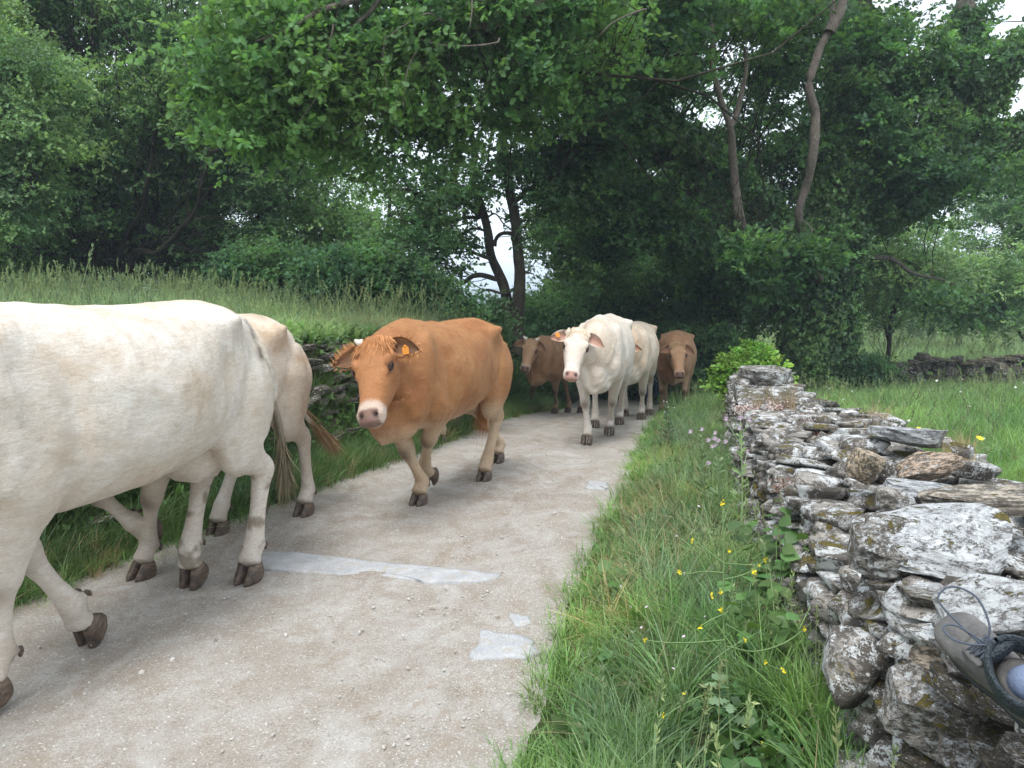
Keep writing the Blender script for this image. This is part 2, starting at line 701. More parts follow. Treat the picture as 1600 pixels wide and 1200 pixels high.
# ================================================================== STONES
def stone_mat(name, tone=(.30, .29, .27), lichen=.5, moss=.5):
    t = NT(name)
    co0 = t.coord()
    oi = t.node("ShaderNodeObjectInfo").outputs
    off = t.node("ShaderNodeVectorMath", _operation='SCALE')
    t.l.new(oi["Location"], off.inputs[0])
    off.inputs["Scale"].default_value = 3.7
    add = t.node("ShaderNodeVectorMath", _operation='ADD')
    t.l.new(co0, add.inputs[0])
    t.l.new(off.outputs[0], add.inputs[1])
    co = add.outputs[0]
    grain = t.noise(9, 6, .7, t.mapped(co, (1, 1, 4.0)), .25)
    fine = t.noise(60, 4, .75, co)
    base = t.mix(t.ramp(grain, .3, .7), tuple(x * .50 for x in tone), tuple(x * 1.30 for x in tone))
    tint = t.mix(1.0, base, t.mix(.8, (1, 1, 1), oi["Color"]), 'MULTIPLY')
    # dark crust
    dk = t.noise(7.5, 8, .80, co, .25)
    dlo, dhi = (.50, .54) if lichen > 1 else (.465, .505)
    col = t.mix(t.math('MULTIPLY', t.ramp(dk, dlo, dhi), .82), tint, (.058, .050, .040))
    # pale lichen patches
    l1 = t.noise(8.0, 8, .80, co, .35)
    lv = t.voro(22, t.node("ShaderNodeVectorMath", _operation='ADD', i0=co, i1=t.node("ShaderNodeTexNoise", Vector=co, Scale=14.0, Detail=4.0).outputs["Color"]).outputs[0], 'SMOOTH_F1')
    lm = t.ramp(t.math('ADD', l1, t.math('MULTIPLY', t.ramp(lv, .25, .6), -.06)), .535 - .05 * lichen, .552 - .05 * lichen)
    lc = t.mix(t.ramp(fine, .3, .7), (.42, .43, .425), (.68, .69, .68))
    col = t.mix(t.math('MULTIPLY', lm, .9), col, lc)
    l2 = t.ramp(t.noise(17, 6, .8, co, .2), .615, .64)
    col = t.mix(l2, col, (.70, .70, .68))
    o2 = t.ramp(t.noise(11, 5, .8, t.mapped(co, (1.3, 1, 1)), .2), .66, .70)
    col = t.mix(t.math('MULTIPLY', o2, .8), col, (.30, .22, .06))
    # moss on top faces
    nz = t.node("ShaderNodeSeparateXYZ", Vector=t.node("ShaderNodeNewGeometry").outputs["Normal"]).outputs[2]
    mm = t.math('MULTIPLY', t.ramp(t.noise(5.0, 6, .72, co, .4), .60 - .05 * moss, .64 - .05 * moss), t.ramp(nz, .1, .6))
    mc = t.mix(t.ramp(fine, .3, .7), (.055, .045, .012), (.17, .135, .035))
    col = t.mix(mm, col, mc)
    h = t.math('ADD', t.math('ADD', t.math('MULTIPLY', grain, .8), t.math('MULTIPLY', fine, .25)), t.math('ADD', t.math('MULTIPLY', lm, .06), t.math('MULTIPLY', mm, .5)))
    t.bsdf(col, .9, .2, t.bump(h, .02, .85))
    return t.m


M_stone = stone_mat("lichened_schist", (.30, .275, .245), .80, .7)
M_stone_dk = stone_mat("dark_mossy_schist", (.165, .145, .115), .1, 1.0)
M_stone_tan = stone_mat("tan_quartzite", (.56, .47, .37), -.3, .2)
M_stone_pale = stone_mat("pale_lichened_slab", (.34, .335, .33), 1.5, .35)
M_stone_far = stone_mat("mossy_far_stone", (.15, .135, .11), -.1, 1.6)
_cs = simple("wall_rubble_core", (.045, .040, .032), .95, .1, .5, 20)


def rock_mesh(seed, n=2, planes=15, rough=.05, strata=.04, lo=False):
    """angular broken stone filling about the box -.5..+.5"""
    r = np.random.default_rng(seed)
    bm = bmesh.new()
    bmesh.ops.create_cube(bm, size=1.0)
    bmesh.ops.subdivide_edges(bm, edges=bm.edges[:], cuts=(3 if lo else 9), use_grid_fill=True)
    me = bpy.data.meshes.new("stone")
    bm.to_mesh(me)
    bm.free()
    V = co_of(me).astype(float)
    # pull towards a rounded box
    q = V / np.linalg.norm(V, axis=1)[:, None] * .62
    V = V * .90 + q * .10
    for k in range(planes):
        nn = r.normal(size=3)
        if r.random() < .5:
            nn[2] *= .25
        nn /= np.linalg.norm(nn)
        d = r.uniform(.33, .52)
        s = V @ nn - d
        V = V - np.outer(np.maximum(s, 0), nn)
    nr = V / (np.linalg.norm(V, axis=1)[:, None] + 1e-6)
    V = V + nr * (fbm(V, 2.4, seed, 2) * rough * .7)[:, None]
    lay = vnoise(np.stack([V[:, 0] * .5, V[:, 1] * .5, V[:, 2] * 6], 1), 1.6, seed + 3)
    V[:, :2] *= (1 + strata * lay)[:, None]
    V += np.stack([vnoise(V, 9, seed + i) for i in (5, 6, 7)], 1) * .014
    V /= np.maximum(np.abs(V).max(0), .3) * 2
    set_co(me, V)
    me.polygons.foreach_set("use_smooth", np.zeros(len(me.polygons), dtype=bool))
    return me


def euler_mats(R):
    return [np.array(Euler(tuple(e)).to_matrix()) for e in R]


def place_stones(root, rec, protos, lows, mats, limit=285, eye=(0, 0, CAM_H), fill_name="small_stones"):
    """rec rows: pos(3) size(3) euler(3) proto mat tone; the biggest in view are objects, the rest one mesh"""
    rec = sorted(rec, key=lambda q: -(9e9 if len(q) > 6 else 1) * (max(q[1]) * sorted(q[1])[1]) / (np.linalg.norm(np.array(q[0]) - eye) ** 2))
    base = np.array(root.location)
    for q in rec[:limit]:
        pos, sz, eu, pr, mi, tone = q[:6]
        far = np.linalg.norm(np.array(pos) - eye) > 4.2
        key = (lows if far else protos)[pr % len(protos)]
        me = key.get(mi)
        if me is None:
            me = key[mi] = key['me'].copy()
            me.materials.clear()
            me.materials.append(mats[mi])
        o = bpy.data.objects.new("stone", me)
        COL.objects.link(o)
        o.parent = root
        o.location = np.array(pos) - base
        o.rotation_euler = eu
        o.scale = sz
        o.color = (*tone, 1)
        if len(q) > 6:
            o['label'] = q[6]
    rest = rec[limit:]
    if rest:
        VV, FF, off = [], [], 0
        for q in rest:
            pos, sz, eu, pr = q[:4]
            me = lows[pr % len(lows)]['me']
            V = co_of(me) * np.array(sz)
            V = V @ np.array(Euler(tuple(eu)).to_matrix()).T + np.array(pos) - base
            F = np.array([p.vertices for p in me.polygons])
            VV.append(V)
            FF.append(F + off)
            off += len(V)
        o = link(fill_name, mesh_from("stones", np.concatenate(VV), np.concatenate(FF), False), mats[0], root)
        o['kind'] = 'stuff'


def stone_wall_field(r, y0, y1, xface, xback, ztop, lean=.08, hmin=.030, hmax=.082, lmin=.08, lmax=.24, nprot=14, front=True, capn=1.0, zb=lambda x, y: 0.0):
    rec = []
    # courses on the visible face
    if front:
        y = y0
        z = 0.0
        while z < .95:
            ch = r.uniform(hmin, hmax)
            y = y0 - r.uniform(0, .2)
            while y < y1:
                L = r.uniform(lmin, lmax) * (.8 + ch * 4)
                yc = y + L / 2
                zt = ztop(yc)
                if z + ch * .5 < zt:
                    h = ch * r.uniform(.8, 1.25)
                    x = xface(yc) - lean * (1 - z / .7) + r.normal() * .022
                    dpt = r.uniform(.16, .28)
                    tone = np.clip(np.array([1, 1, 1]) * r.uniform(.6, 1.4) * np.array([1, r.uniform(.92, 1), r.uniform(.78, 1)]), 0, 1.6)
                    slope = math.atan2(float(xface(yc + .2) - xface(yc - .2)), .4)
                    rec.append(((x + dpt * .42, yc, zb(x, yc) + z + ch / 2 + r.normal() * .006), (dpt, L * 1.05, h * 1.12),
                                (r.normal() * .10, r.normal() * .09, -slope + r.normal() * .14), int(r.integers(nprot)), 0 if r.random() < .55 else (1 if r.random() < .8 else 2), tone))
                y += L * r.uniform(.93, 1.02)
            z += ch * .93
    # covering stones on the top
    yy = y0
    while yy < y1:
        step = r.uniform(.10, .19)
        w0, w1 = float(xface(yy)) + .02, float(xback(yy))
        x = w0
        while x < w1:
            L = r.uniform(.12, .36)
            D = r.uniform(.09, .24)
            H = r.uniform(.04, .10)
            xc = x + L / 2
            if xc > w1 + .12:
                break
            edge = min(1, (xc - w0) / .12)
            zc = ztop(yy) + zb(xc, yy) - H * .25 + r.uniform(-.03, .025)
            tone = np.clip(np.array([1, 1, 1]) * r.uniform(.75, 1.3) * np.array([1, r.uniform(.95, 1), r.uniform(.86, 1)]), 0, 1.6)
            rec.append(((xc, yy + r.normal() * .04, zc), (L * 1.05, D, H), (r.normal() * .13, r.normal() * .13 + .05, r.normal() * .45),
                        int(r.integers(nprot)), 0 if r.random() < .7 else (1 if r.random() < .8 else 2), tone))
            x += L * r.uniform(.78, .95)
        yy += step
    return rec


def build_wall():
    r = np.random.default_rng(12)
    protos = [dict(me=rock_mesh(200 + i)) for i in range(14)]
    lows = [dict(me=rock_mesh(200 + i, lo=True)) for i in range(14)]
    mats = [M_stone, M_stone_dk, M_stone_tan, M_stone_pale]
    root = empty("stone_wall", (1.5, 3.5, 0))
    tag(root, "long low dry stone wall with lichen and moss along the right of the track", "wall")

    def ztop(y):
        return .66 + .05 * math.sin(y * 1.7) + .02 * math.sin(y * 4.1) + (.06 if y < 2.2 else 0) + (.12 * max(0, 1.6 - y))

    zb = lambda x, y: float(gz(y))
    rec = stone_wall_field(r, -.4, 8.35, lambda y: wl_(y) + .03, wr_, ztop, zb=zb)
    # back face courses (towards the meadow), coarser
    for yc in np.arange(2.0, 8.4, .24):
        for z in np.arange(.1, .62, .11):
            rec.append(((float(wr_(yc)) - .02 + r.normal() * .02, yc + r.normal() * .03, zb(0, yc) + z), (.2, .27, .12), (r.normal() * .1, r.normal() * .1, r.normal() * .2), int(r.integers(14)), 1, (1, 1, 1)))
    # end face
    for x in np.arange(float(wl_(8.3)) + .1, float(wr_(8.3)), .2):
        for z in np.arange(.08, .6, .12):
            rec.append(((x, 8.36 + r.normal() * .02, zb(0, 8.3) + z), (.22, .2, .13), (r.normal() * .1, r.normal() * .1, r.normal() * .2), int(r.integers(14)), 0, (1, 1, 1)))

    def hero(u, v, z, sz, eu, pr, mi, tone, label=None):
        p = atz(u, v, z)
        q = [tuple(p), sz, eu, pr, mi, tone]
        if label:
            q.append(label)
        rec.append(tuple(q))
    W1 = (1.35, 1.38, 1.42)
    # drop stones that would stand where the big cap stones lie
    def clear(u, v, z, rad):
        p = atz(u, v, z)
        rec[:] = [q for q in rec if not (q[0][2] > z - .13 and math.hypot(q[0][0] - p.x, q[0][1] - p.y) < rad)]
    for a in ((1490, 850, .80, .15), (1540, 778, .78, .13), (1445, 728, .76, .09), (1350, 730, .75, .07)):
        clear(*a)
    hero(1487, 848, .815, (.44, .34, .10), (.30, -.10, .35), 3, 3, W1, "large pale lichen-covered slab tilted on the wall top")
    hero(1540, 782, .80, (.62, .22, .085), (.10, .02, .12), 5, 2, (.75, .78, .8), "long smooth tan slab reaching to the right edge")
    hero(1450, 765, .765, (.50, .20, .06), (.05, .02, -.05), 7, 3, (.95, 1.0, 1.1), "flat grey slab beneath the pinkish stone")
    hero(1455, 728, .80, (.38, .17, .10), (.1, -.1, .25), 2, 2, (.95, .82, .74), "pinkish brown elongated stone")
    hero(1352, 731, .80, (.17, .14, .14), (.2, .3, .4), 9, 2, (1.25, 1.18, 1.02), "blocky cream-coloured stone")
    hero(1396, 739, .76, (.12, .10, .09), (0, .2, .3), 4, 1, (1, 1, .8))
    hero(1520, 734, .76, (.22, .14, .09), (0, .1, -.2), 6, 1, (1.1, 1.1, 1.1))
    hero(1420, 683, .78, (.42, .28, .10), (-.08, .06, .15), 8, 3, (.7, .74, .8), "grey mossy capstone with an arched top")
    hero(1350, 690, .74, (.30, .22, .07), (.1, .0, .3), 1, 3, (.95, 1.0, 1.1))
    hero(1508, 704, .78, (.13, .10, .07), (.1, .0, .3), 10, 0, (1.6, 1.6, 1.6))
    hero(1380, 865, .78, (.26, .22, .16), (.2, -.2, .2), 11, 0, (1, 1, .98))
    hero(1400, 778, .77, (.16, .12, .07), (0, 0, .4), 4, 1, (1.3, 1.2, .7))
    hero(1330, 1045, .50, (.16, .20, .17), (.3, .2, .2), 12, 3, (1.3, 1.3, 1.25))
    hero(1450, 945, .70, (.34, .22, .08), (.15, -.1, .5), 0, 3, (1.2, 1.2, 1.2))
    hero(1440, 1090, .58, (.24, .22, .14), (.3, -.3, .2), 13, 0, (1.2, 1.2, 1.2))
    hero(1570, 945, .84, (.36, .22, .08), (.1, -.1, .2), 2, 3, (1.25, 1.25, 1.25))
    # tall end stone
    p = at(1188, 598, 7.9)
    rec.append(((p.x, 7.75, p.z + .0), (.62, .50, .34), (.05, .05, .3), 9, 0, (1.0, 1.0, 1.0), "tall rounded stone crowning the far end of the wall"))
    rec.append(((p.x + .26, 7.35, p.z - .13), (.40, .30, .11), (.05, .1, -.2), 3, 1, (1.1, 1.0, .8), "mossy flat stone leaning on the end stone"))
    rec.append(((p.x - .05, 7.75, p.z - .20), (.62, .42, .14), (.0, .05, .1), 5, 0, (1.0, 1.0, 1.0)))
    place_stones(root, rec, protos, lows, mats, 290)
    # rubble core
    mb = MB()
    ys = np.arange(-.5, 8.3, .3)
    V, F = [], []
    for y in ys:
        x0, x1 = float(wl_(y)) + .12, float(wr_(y)) - .1
        zt, z0 = ztop(y) + zb(0, y) - .07, zb(0, y) - .1
        V += [(x0 - .06, y, z0), (x0, y, zt), (x1, y, zt), (x1 + .05, y, z0)]
    for i in range(len(ys) - 1):
        a = i * 4
        for j in range(3):
            F.append((a + j, a + j + 1, a + j + 5, a + j + 4))
    F += [(0, 3, 2, 1), tuple(len(V) - 4 + k for k in range(4))]
    mb.add(np.array(V) - np.array(root.location), F)
    mb.build("rubble_core", _cs, root, smooth=False)

    # --- far wall across the meadow
    rt = empty("stone_wall", (9.5, 20, float(hgt(np.array([9.5]), np.array([20.]))[0])))
    tag(rt, "mossy far stone wall crossing the meadow behind the flowers", "wall")
    rec = []
    for x in np.arange(9.3, 22, .26):
        hb = float(hgt(np.array([x]), np.array([20.]))[0])
        top = .72 + .06 * math.sin(x * 3) + (.0 if x > 12 else -.05)
        z = 0
        while z < top:
            h = r.uniform(.12, .26)
            L = r.uniform(.22, .5)
            rec.append(((x + r.normal() * .08, 20 + r.normal() * .05, hb + z + h / 2), (L, .4, h * 1.1), (r.normal() * .06, r.normal() * .06, r.normal() * .15), int(r.integers(14)), 0, (.9, .85, .75)))
            z += h * .9
        rec.append(((x, 20, hb + top + .03), (.5, .55, .09), (r.normal() * .05, r.normal() * .05, r.normal() * .2), int(r.integers(14)), 0, (1.2, 1.1, .9)))
    p = at(1567, 588, 19.7)
    rec.append(((p.x, 19.7, p.z), (.66, .5, .74), (0, .05, .3), 4, 0, (.8, .75, .6), "upright boulder standing in the far wall"))
    place_stones(rt, rec, protos, lows, [M_stone_far], 240)

    # --- stones holding the bank on the left
    rb = empty("bank_stone_wall", (-2.3, 6, 0))
    tag(rb, "old stone revetment of the left bank, half buried under ivy and grass", "wall")
    rec = []
    for y in np.arange(3.5, 11.5, .20):
        for z in np.arange(.15, 1.06, .10):
            if z < .55 and r.random() < .75:
                continue
            s = .52 + .30 * z
            top = float(np.interp(y, [6, 8, 11, 14], [1.1, 1.1, .95, .62]))
            if z > top - .03:
                continue
            x = float(xl(y)) - s + .03 + r.normal() * .02
            rec.append(((x, y + r.normal() * .05, float(gz(y)) + z + r.normal() * .015), (.28, r.uniform(.14, .36), r.uniform(.05, .11)), (r.normal() * .08, -.1 + r.normal() * .1, .35 + r.normal() * .15), int(r.integers(14)), 0 if r.random() < .4 else 1,
                        np.clip(np.array([1, .97, .92]) * r.uniform(.8, 1.3), 0, 2)))
    place_stones(rb, rec, lows, lows, mats[:2], 250)
# ================================================================== COWS
def coat_material(name, rough=.72):
    t = NT(name)
    co = t.coord("Object")
    vc = t.node("ShaderNodeVertexColor", _layer_name="Col").outputs[0]
    big = t.noise(3.5, 3, .6, t.mapped(co, (1, 1, .8)), .6)
    hair = t.noise(38, 5, .75, t.mapped(co, (.45, 1.0, 1.9)), 1.2)
    fine = t.noise(190, 3, .7, t.mapped(co, (.4, 1, 1.3)), .6)
    c = t.mix(t.ramp(big, .3, .7), vc, t.mix(1.0, vc, (.86, .80, .74), 'MULTIPLY'))
    c = t.mix(t.ramp(hair, .35, .68), t.mix(1.0, c, (.78, .74, .70), 'MULTIPLY'), c)
    c = t.mix(t.ramp(fine, .35, .65, 0, .8), c, t.mix(1.0, c, (.86, .83, .80), 'MULTIPLY'))
    mot = t.noise(9, 7, .75, t.mapped(co, (.7, 1, 1.3)), 1.6)
    c = t.mix(t.ramp(mot, .42, .66), c, t.mix(1.0, c, (.90, .865, .82), 'MULTIPLY'))
    wr = t.noise(13, 3, .55, t.mapped(co, (1.9, 1, .42)), .9)
    h = t.math('ADD', t.math('ADD', t.math('MULTIPLY', hair, .7), t.math('MULTIPLY', fine, .4)), t.math('MULTIPLY', wr, 1.3))
    t.bsdf(c, rough, .28, t.bump(h, .009, .55), Sheen__Weight=.06, Sheen__Roughness=.4)
    return t.m


M_coat = coat_material("short_coat_hair", .60)


def fur_material():
    t = NT("coat_hair_tips")
    vc = t.node("ShaderNodeVertexColor", _layer_name="Col").outputs[0]
    t.bsdf(vc, .6, .25)
    return t.m


M_fur = fur_material()


def m_hair(name, a, b):
    t = NT(name)
    r = t.node("ShaderNodeNewGeometry").outputs["Random Per Island"]
    t.bsdf(t.mix(r, a, b), .6, .25)
    return t.m


M_hair_red = m_hair("ginger_hair", (.36, .145, .045), (.62, .31, .13))
M_hair_cream = m_hair("cream_hair", (.62, .48, .33), (.82, .72, .58))
M_hair_dirty = m_hair("dirty_tail_hair", (.10, .085, .045), (.34, .27, .17))
M_hair_tan = m_hair("tan_hair", (.25, .15, .07), (.45, .31, .18))


def hoof_mat():
    t = NT("hoof_horn")
    co = t.coord("Object")
    n = t.noise(26, 5, .7, t.mapped(co, (1, 1, 2.5)))
    ring = t.noise(60, 2, .5, t.mapped(co, (.3, .3, 3)))
    c = t.mix(t.ramp(n, .35, .7), (.035, .030, .027), (.20, .135, .095))
    t.bsdf(c, .5, .35, t.bump(ring, .003, .5))
    return t.m


M_hoof = hoof_mat()
M_horn = simple("pale_horn", (.62, .56, .47), .45, .4, .3, 30)
M_eye = simple("dark_wet_eye", (.012, .009, .008), .12, .6, .2, 30)
M_lid = simple("eyelid_skin", (.055, .032, .025), .7, .15, .3, 40)
M_eartag = simple("orange_plastic_tag", (.60, .22, .02), .4, .4, .05, 20)


def two_bone(a, c, l1, l2, sgn):
    """joint between a and c in the x-z plane, pushed towards sgn*x"""
    a, c = np.array(a, float), np.array(c, float)
    d = np.linalg.norm((c - a)[[0, 2]])
    f = 1.0
    if d > (l1 + l2) * .995:
        f = d / ((l1 + l2) * .995)
    l1, l2 = l1 * f, l2 * f
    d = max(d, abs(l1 - l2) * 1.02)
    u = (c - a) / np.linalg.norm(c - a)
    k = (l1 * l1 - l2 * l2 + d * d) / (2 * d)
    h = math.sqrt(max(l1 * l1 - k * k, 0))
    n = np.array([-u[2], 0, u[0]])
    if n[0] * sgn < 0:
        n = -n
    return a + u * k + n * h


def strands(roots, dirs, length, width, seed=1, curl=.25, seg=4, droop=.4):
    """thin tapered hair locks: one ribbon (two-sided) per root"""
    r = np.random.default_rng(seed)
    V, F = [], []
    n = 0
    for p, d in zip(roots, dirs):
        p = np.array(p, float)
        d = np.array(d, float)
        d /= np.linalg.norm(d) + 1e-9
        L = length * r.uniform(.6, 1.15)
        s = np.cross(d, r.normal(size=3))
        s /= np.linalg.norm(s) + 1e-9
        bend = r.normal(size=3) * curl + np.array([0, 0, -droop])
        for k in range(seg + 1):
            t = k / seg
            q = p + d * L * t + bend * L * t * t
            wd = width * (1 - t ** 2 * .92) * .5
            V += [q - s * wd, q + s * wd]
        for k in range(seg):
            a = n + 2 * k
            F.append((a, a + 1, a + 3, a + 2))
        n += 2 * (seg + 1)
    return mesh_from("hair", V, F)


def hoof_mesh(s=1.0):
    """two claws side by side with a cleft, toe towards +x, sole at z=0, coronet centre at (0,0,.075)"""
    mb = MB()
    for sy in (-1, 1):
        st = np.array([
            # z, x back, x front, half width
            (0.000, -.050, .090, .029), (.012, -.054, .090, .031), (.035, -.053, .070, .031),
            (.060, -.048, .048, .029), (.078, -.040, .033, .026)]) * s
        V, n = [], 14
        for z, xb, xf, hw in st:
            cx, hx = (xb + xf) / 2, (xf - xb) / 2
            for a in np.linspace(0, 2 * np.pi, n, endpoint=False):
                c, sn = math.cos(a), math.sin(a)
                x = cx + hx * np.sign(c) * abs(c) ** .8
                y = sn * hw * (1 - .38 * max(0, c) ** 2)
                # inner side flatter, toes curve to each other
                yy = sy * .032 * s + y * (1.0 if y * sy > 0 else .86) - sy * .006 * s * max(0, c) ** 2
                V.append((x, yy, z + (.008 * s if (z < .02 * s and c < -.5) else 0)))
        F = []
        for i in range(len(st) - 1):
            for j in range(n):
                j2 = (j + 1) % n
                F.append((i * n + j, i * n + j2, (i + 1) * n + j2, (i + 1) * n + j))
        F.append(tuple(range(n - 1, -1, -1)))
        F.append(tuple((len(st) - 1) * n + j for j in range(n)))
        mb.add(V, F)
    return mb.mesh("hoof")


def ear_mesh(L=.22, W=.065):
    """leaf shaped cupped ear along +y (outwards), opening towards +x, with thickness"""
    nu, nv = 12, 9
    V = []
    for side in (0, 1):
        for i in range(nu + 1):
            t = i / nu
            w = W * (math.sin(math.pi * min(1, t * .86 + .17)) ** .75) * (1 - .12 * t)
            if t > .97:
                w *= .35
            for j in range(nv):
                q = j / (nv - 1) * 2 - 1
                y = L * t
                z = w * q - .02 * t * t
                cup = .045 * (1 - q * q) * (1 - .55 * t) + .012 * math.sin(q * 9) * .15
                x = -cup + .012 - (.009 * (1 - q * q) ** .5 if side else 0)
                V.append((x, y, z))
    F = []
    m = (nu + 1) * nv
    for i in range(nu):
        for j in range(nv - 1):
            a = i * nv + j
            F.append((a, a + 1, a + nv + 1, a + nv))
            b = a + m
            F.append((b, b + nv, b + nv + 1, b + 1))
    for i in range(nu):
        a = i * nv
        F.append((a, a + nv, a + nv + m, a + m))
        a = i * nv + nv - 1
        F.append((a, a + m, a + nv + m, a + nv))
    for j in range(nv - 1):
        a = nu * nv + j
        F.append((a, a + 1, a + 1 + m, a + m))
        a = j
        F.append((a, a + m, a + 1 + m, a + 1))
    return mesh_from("ear", V, F)


WHITE = dict(coat=(.83, .795, .74), low=(.83, .80, .76), face=(.80, .74, .68), muzzle=(.52, .30, .25), warm=(.74, .63, .50), knee=(.20, .14, .10), ear_in=(.50, .27, .19))
CREAM = dict(coat=(.80, .73, .63), low=(.80, .75, .69), face=(.74, .64, .52), muzzle=(.50, .30, .25), warm=(.56, .39, .24), knee=(.16, .11, .08), ear_in=(.42, .23, .15))
GINGER = dict(coat=(.475, .235, .098), low=(.70, .56, .41), face=(.48, .225, .09), muzzle=(.30, .19, .165), warm=(.37, .145, .05), knee=(.06, .04, .03), ear_in=(.16, .09, .05))
BROWN = dict(coat=(.37, .225, .13), low=(.42, .30, .20), face=(.42, .27, .165), muzzle=(.17, .10, .09), warm=(.24, .125, .065), knee=(.07, .045, .035), ear_in=(.20, .11, .07))


def make_cow(label, root, heading, s=1.0, feet=None, poll=None, muzzle=None, pal=WHITE, voxel=.013,
             fat=1.0, tail=None, horns=None, tags=(), dew=False, forelock=None, fl_len=.12, fur=0, fur_w=.0035, fur_l=.011, dirt=False, ears=(0, 0), head_s=1.0, udder=False,
             head_roll=0.0, seed=1, back_bump=1.0, face_to=None, ear_hair=None, leg_s=1.0, muzzle_pale=None):
    """root: world ground point under the middle of the trunk; heading: xy direction. feet: dict fl/fr/rl/rr ->
    (world fetlock-less ground point or None, lift, flex); poll, muzzle: world points"""
    rz = math.atan2(heading[1], heading[0])
    e = empty("cow", root, rz)
    tag(e, label, "cow", "cows walking along the track")
    Minv = (Matrix.Translation(Vector(root)) @ Matrix.Rotation(rz, 4, 'Z')).inverted()

    def loc(p):
        return np.array(Minv @ Vector(p)) / s

    def on_ground(x, y):
        p = Minv.inverted() @ Vector((x * s, y * s, 0))
        return loc((p.x, p.y, float(gz(p.y))))
    mb = MB()
    W = fat
    # ---- trunk: x, z top, z bottom, half width, exponent
    tr = np.array([
        (-.82, 1.17, .99, .08, 2.0), (-.76, 1.25, .86, .16, 2.1), (-.66, 1.31, .79, .215, 2.3), (-.52, 1.365, .77, .25, 2.5),
        (-.36, 1.385, .73, .285, 2.6), (-.15, 1.365, .665, .325, 2.3), (.08, 1.355, .625, .35, 2.15), (.30, 1.36, .61, .34, 2.1),
        (.50, 1.385, .61, .295, 2.1), (.66, 1.40, .63, .255, 2.0), (.80, 1.375, .645, .22, 2.0), (.92, 1.30, .67, .18, 2.0), (1.0, 1.2, .74, .13, 2.0)])
    st = spline(tr, 5)
    P = np.stack([st[:, 0], 0 * st[:, 0], (st[:, 1] + st[:, 2]) / 2], 1)
    wid = st[:, 3] * (1 + (W - 1) * np.exp(-((st[:, 0] - .05) / .5) ** 2))
    mb.add(*loft(P, (st[:, 1] - st[:, 2]) / 2, wid, 32, ex=st[:, 4]))
    # spine ridge, withers, tail head, hooks, pins, shoulder blades, ribs, brisket
    mb.add(*loft([(-.82, 0, 1.20), (-.72, 0, 1.285), (-.5, 0, 1.345), (-.2, 0, 1.335), (.2, 0, 1.325), (.5, 0, 1.355), (.66, 0, 1.375), (.85, 0, 1.31)],
                 .045 * back_bump, [.04, .05, .06, .05, .05, .055, .06, .05], 10))
    for sy in (-1, 1):
        mb.add(*ellipsoid((-.40, sy * .225, 1.26), (.12, .06, .075), (0, 0, sy * .3)))
        mb.add(*ellipsoid((-.76, sy * .09, 1.15), (.065, .05, .07)))
        mb.add(*ellipsoid((.72, sy * .185, 1.05), (.13, .075, .30), (0, -.22, 0)))
        mb.add(*ellipsoid((.80, sy * .17, .86), (.13, .085, .15)))
        mb.add(*ellipsoid((-.41, sy * .235, 1.275), (.075, .045, .05)))
    mb.add(*ellipsoid((.93, 0, .76), (.15, .115, .19), (0, .3, 0)))
    mb.add(*ellipsoid((.80, 0, .70), (.17, .17, .13), (0, .2, 0)))
    if udder:
        mb.add(*ellipsoid((-.42, 0, .66), (.19, .15, .13)))
        for dx in (-.5, -.36):
            for dy in (-.07, .07):
                mb.add(*ellipsoid((dx, dy, .54), (.017, .017, .045)))
    tb_ = fuse(mb.mesh("trunk"), .022, 16, .5)
    mb = MB()
    mb.add(co_of(tb_), [tuple(p.vertices) for p in tb_.polygons])
    bpy.data.meshes.remove(tb_)
    for sy in (-1, 1):
        # point of the hip, elbow muscle, milk vein, fold of skin in front of the stifle
        mb.add(*ellipsoid((-.415, sy * .262, 1.285), (.05, .028, .034), (0, 0, sy * .3)))
        mb.add(*ellipsoid((.60, sy * .215, .86), (.10, .055, .12), (0, .3, 0)))
    # ---- legs
    hoofs = []
    knee_pts = []
    deff = dict(fl=(.68, .17), fr=(.68, -.17), rl=(-.66, .18), rr=(-.66, -.18))
    feet = feet or {}
    for k, (dx, dy) in deff.items():
        leg_z = 0
        sy = 1 if dy > 0 else -1
        spec = feet.get(k)
        g, lift, flex = (None, 0, 0)
        if spec is not None:
            g, lift, flex = spec
        if g is None:
            gp = on_ground(dx, dy)
        elif isinstance(g, tuple) and len(g) == 2:     # local offset from the standing place
            gp = on_ground(dx + g[0], dy + g[1])
        else:
            gp = loc(g)
        gp[2] += lift
        ca, sa = math.cos(flex), math.sin(flex)

        def hr(v):     # rotate the foot about y: flex > 0 tips the toe down
            return np.array([v[0] * ca + v[2] * sa, v[1], -v[0] * sa + v[2] * ca])
        cor = gp + hr(np.array([0, 0, .085]))
        fet = cor + hr(np.array([-.055, 0, .075]))
        if k[0] == 'f':
            el = np.array([.62 + .22 * (gp[0] - dx), sy * .175, .78])
            kn = two_bone(el, fet, .335, .255, 1)
            kn[1] = el[1] * .45 + fet[1] * .55
            sh = np.array([.74, sy * .165, 1.02])
            pts = [sh, (sh + el) / 2 + (0, 0, 0), el, el * .6 + kn * .4 + (.005, 0, 0), el * .2 + kn * .8, kn, kn * .78 + fet * .22, kn * .45 + fet * .55, fet * .85 + kn * .15, fet, (fet + cor) / 2 + hr(np.array([.004, 0, 0])), cor]
            ru = [.17, .175, .165, .112, .063, .058, .040, .034, .041, .048, .042, .050]
            rs = [.09, .10, .095, .075, .052, .052, .036, .032, .040, .047, .045, .056]
            knee_pts.append((kn, .09))
        else:
            stf = np.array([-.40 + .25 * (gp[0] - dx), sy * .20, .78])
            hk = two_bone(stf, fet, .40, .375, -1)
            hk[1] = stf[1] * .5 + fet[1] * .5
            t0 = np.array([-.56, sy * .145, 1.15])
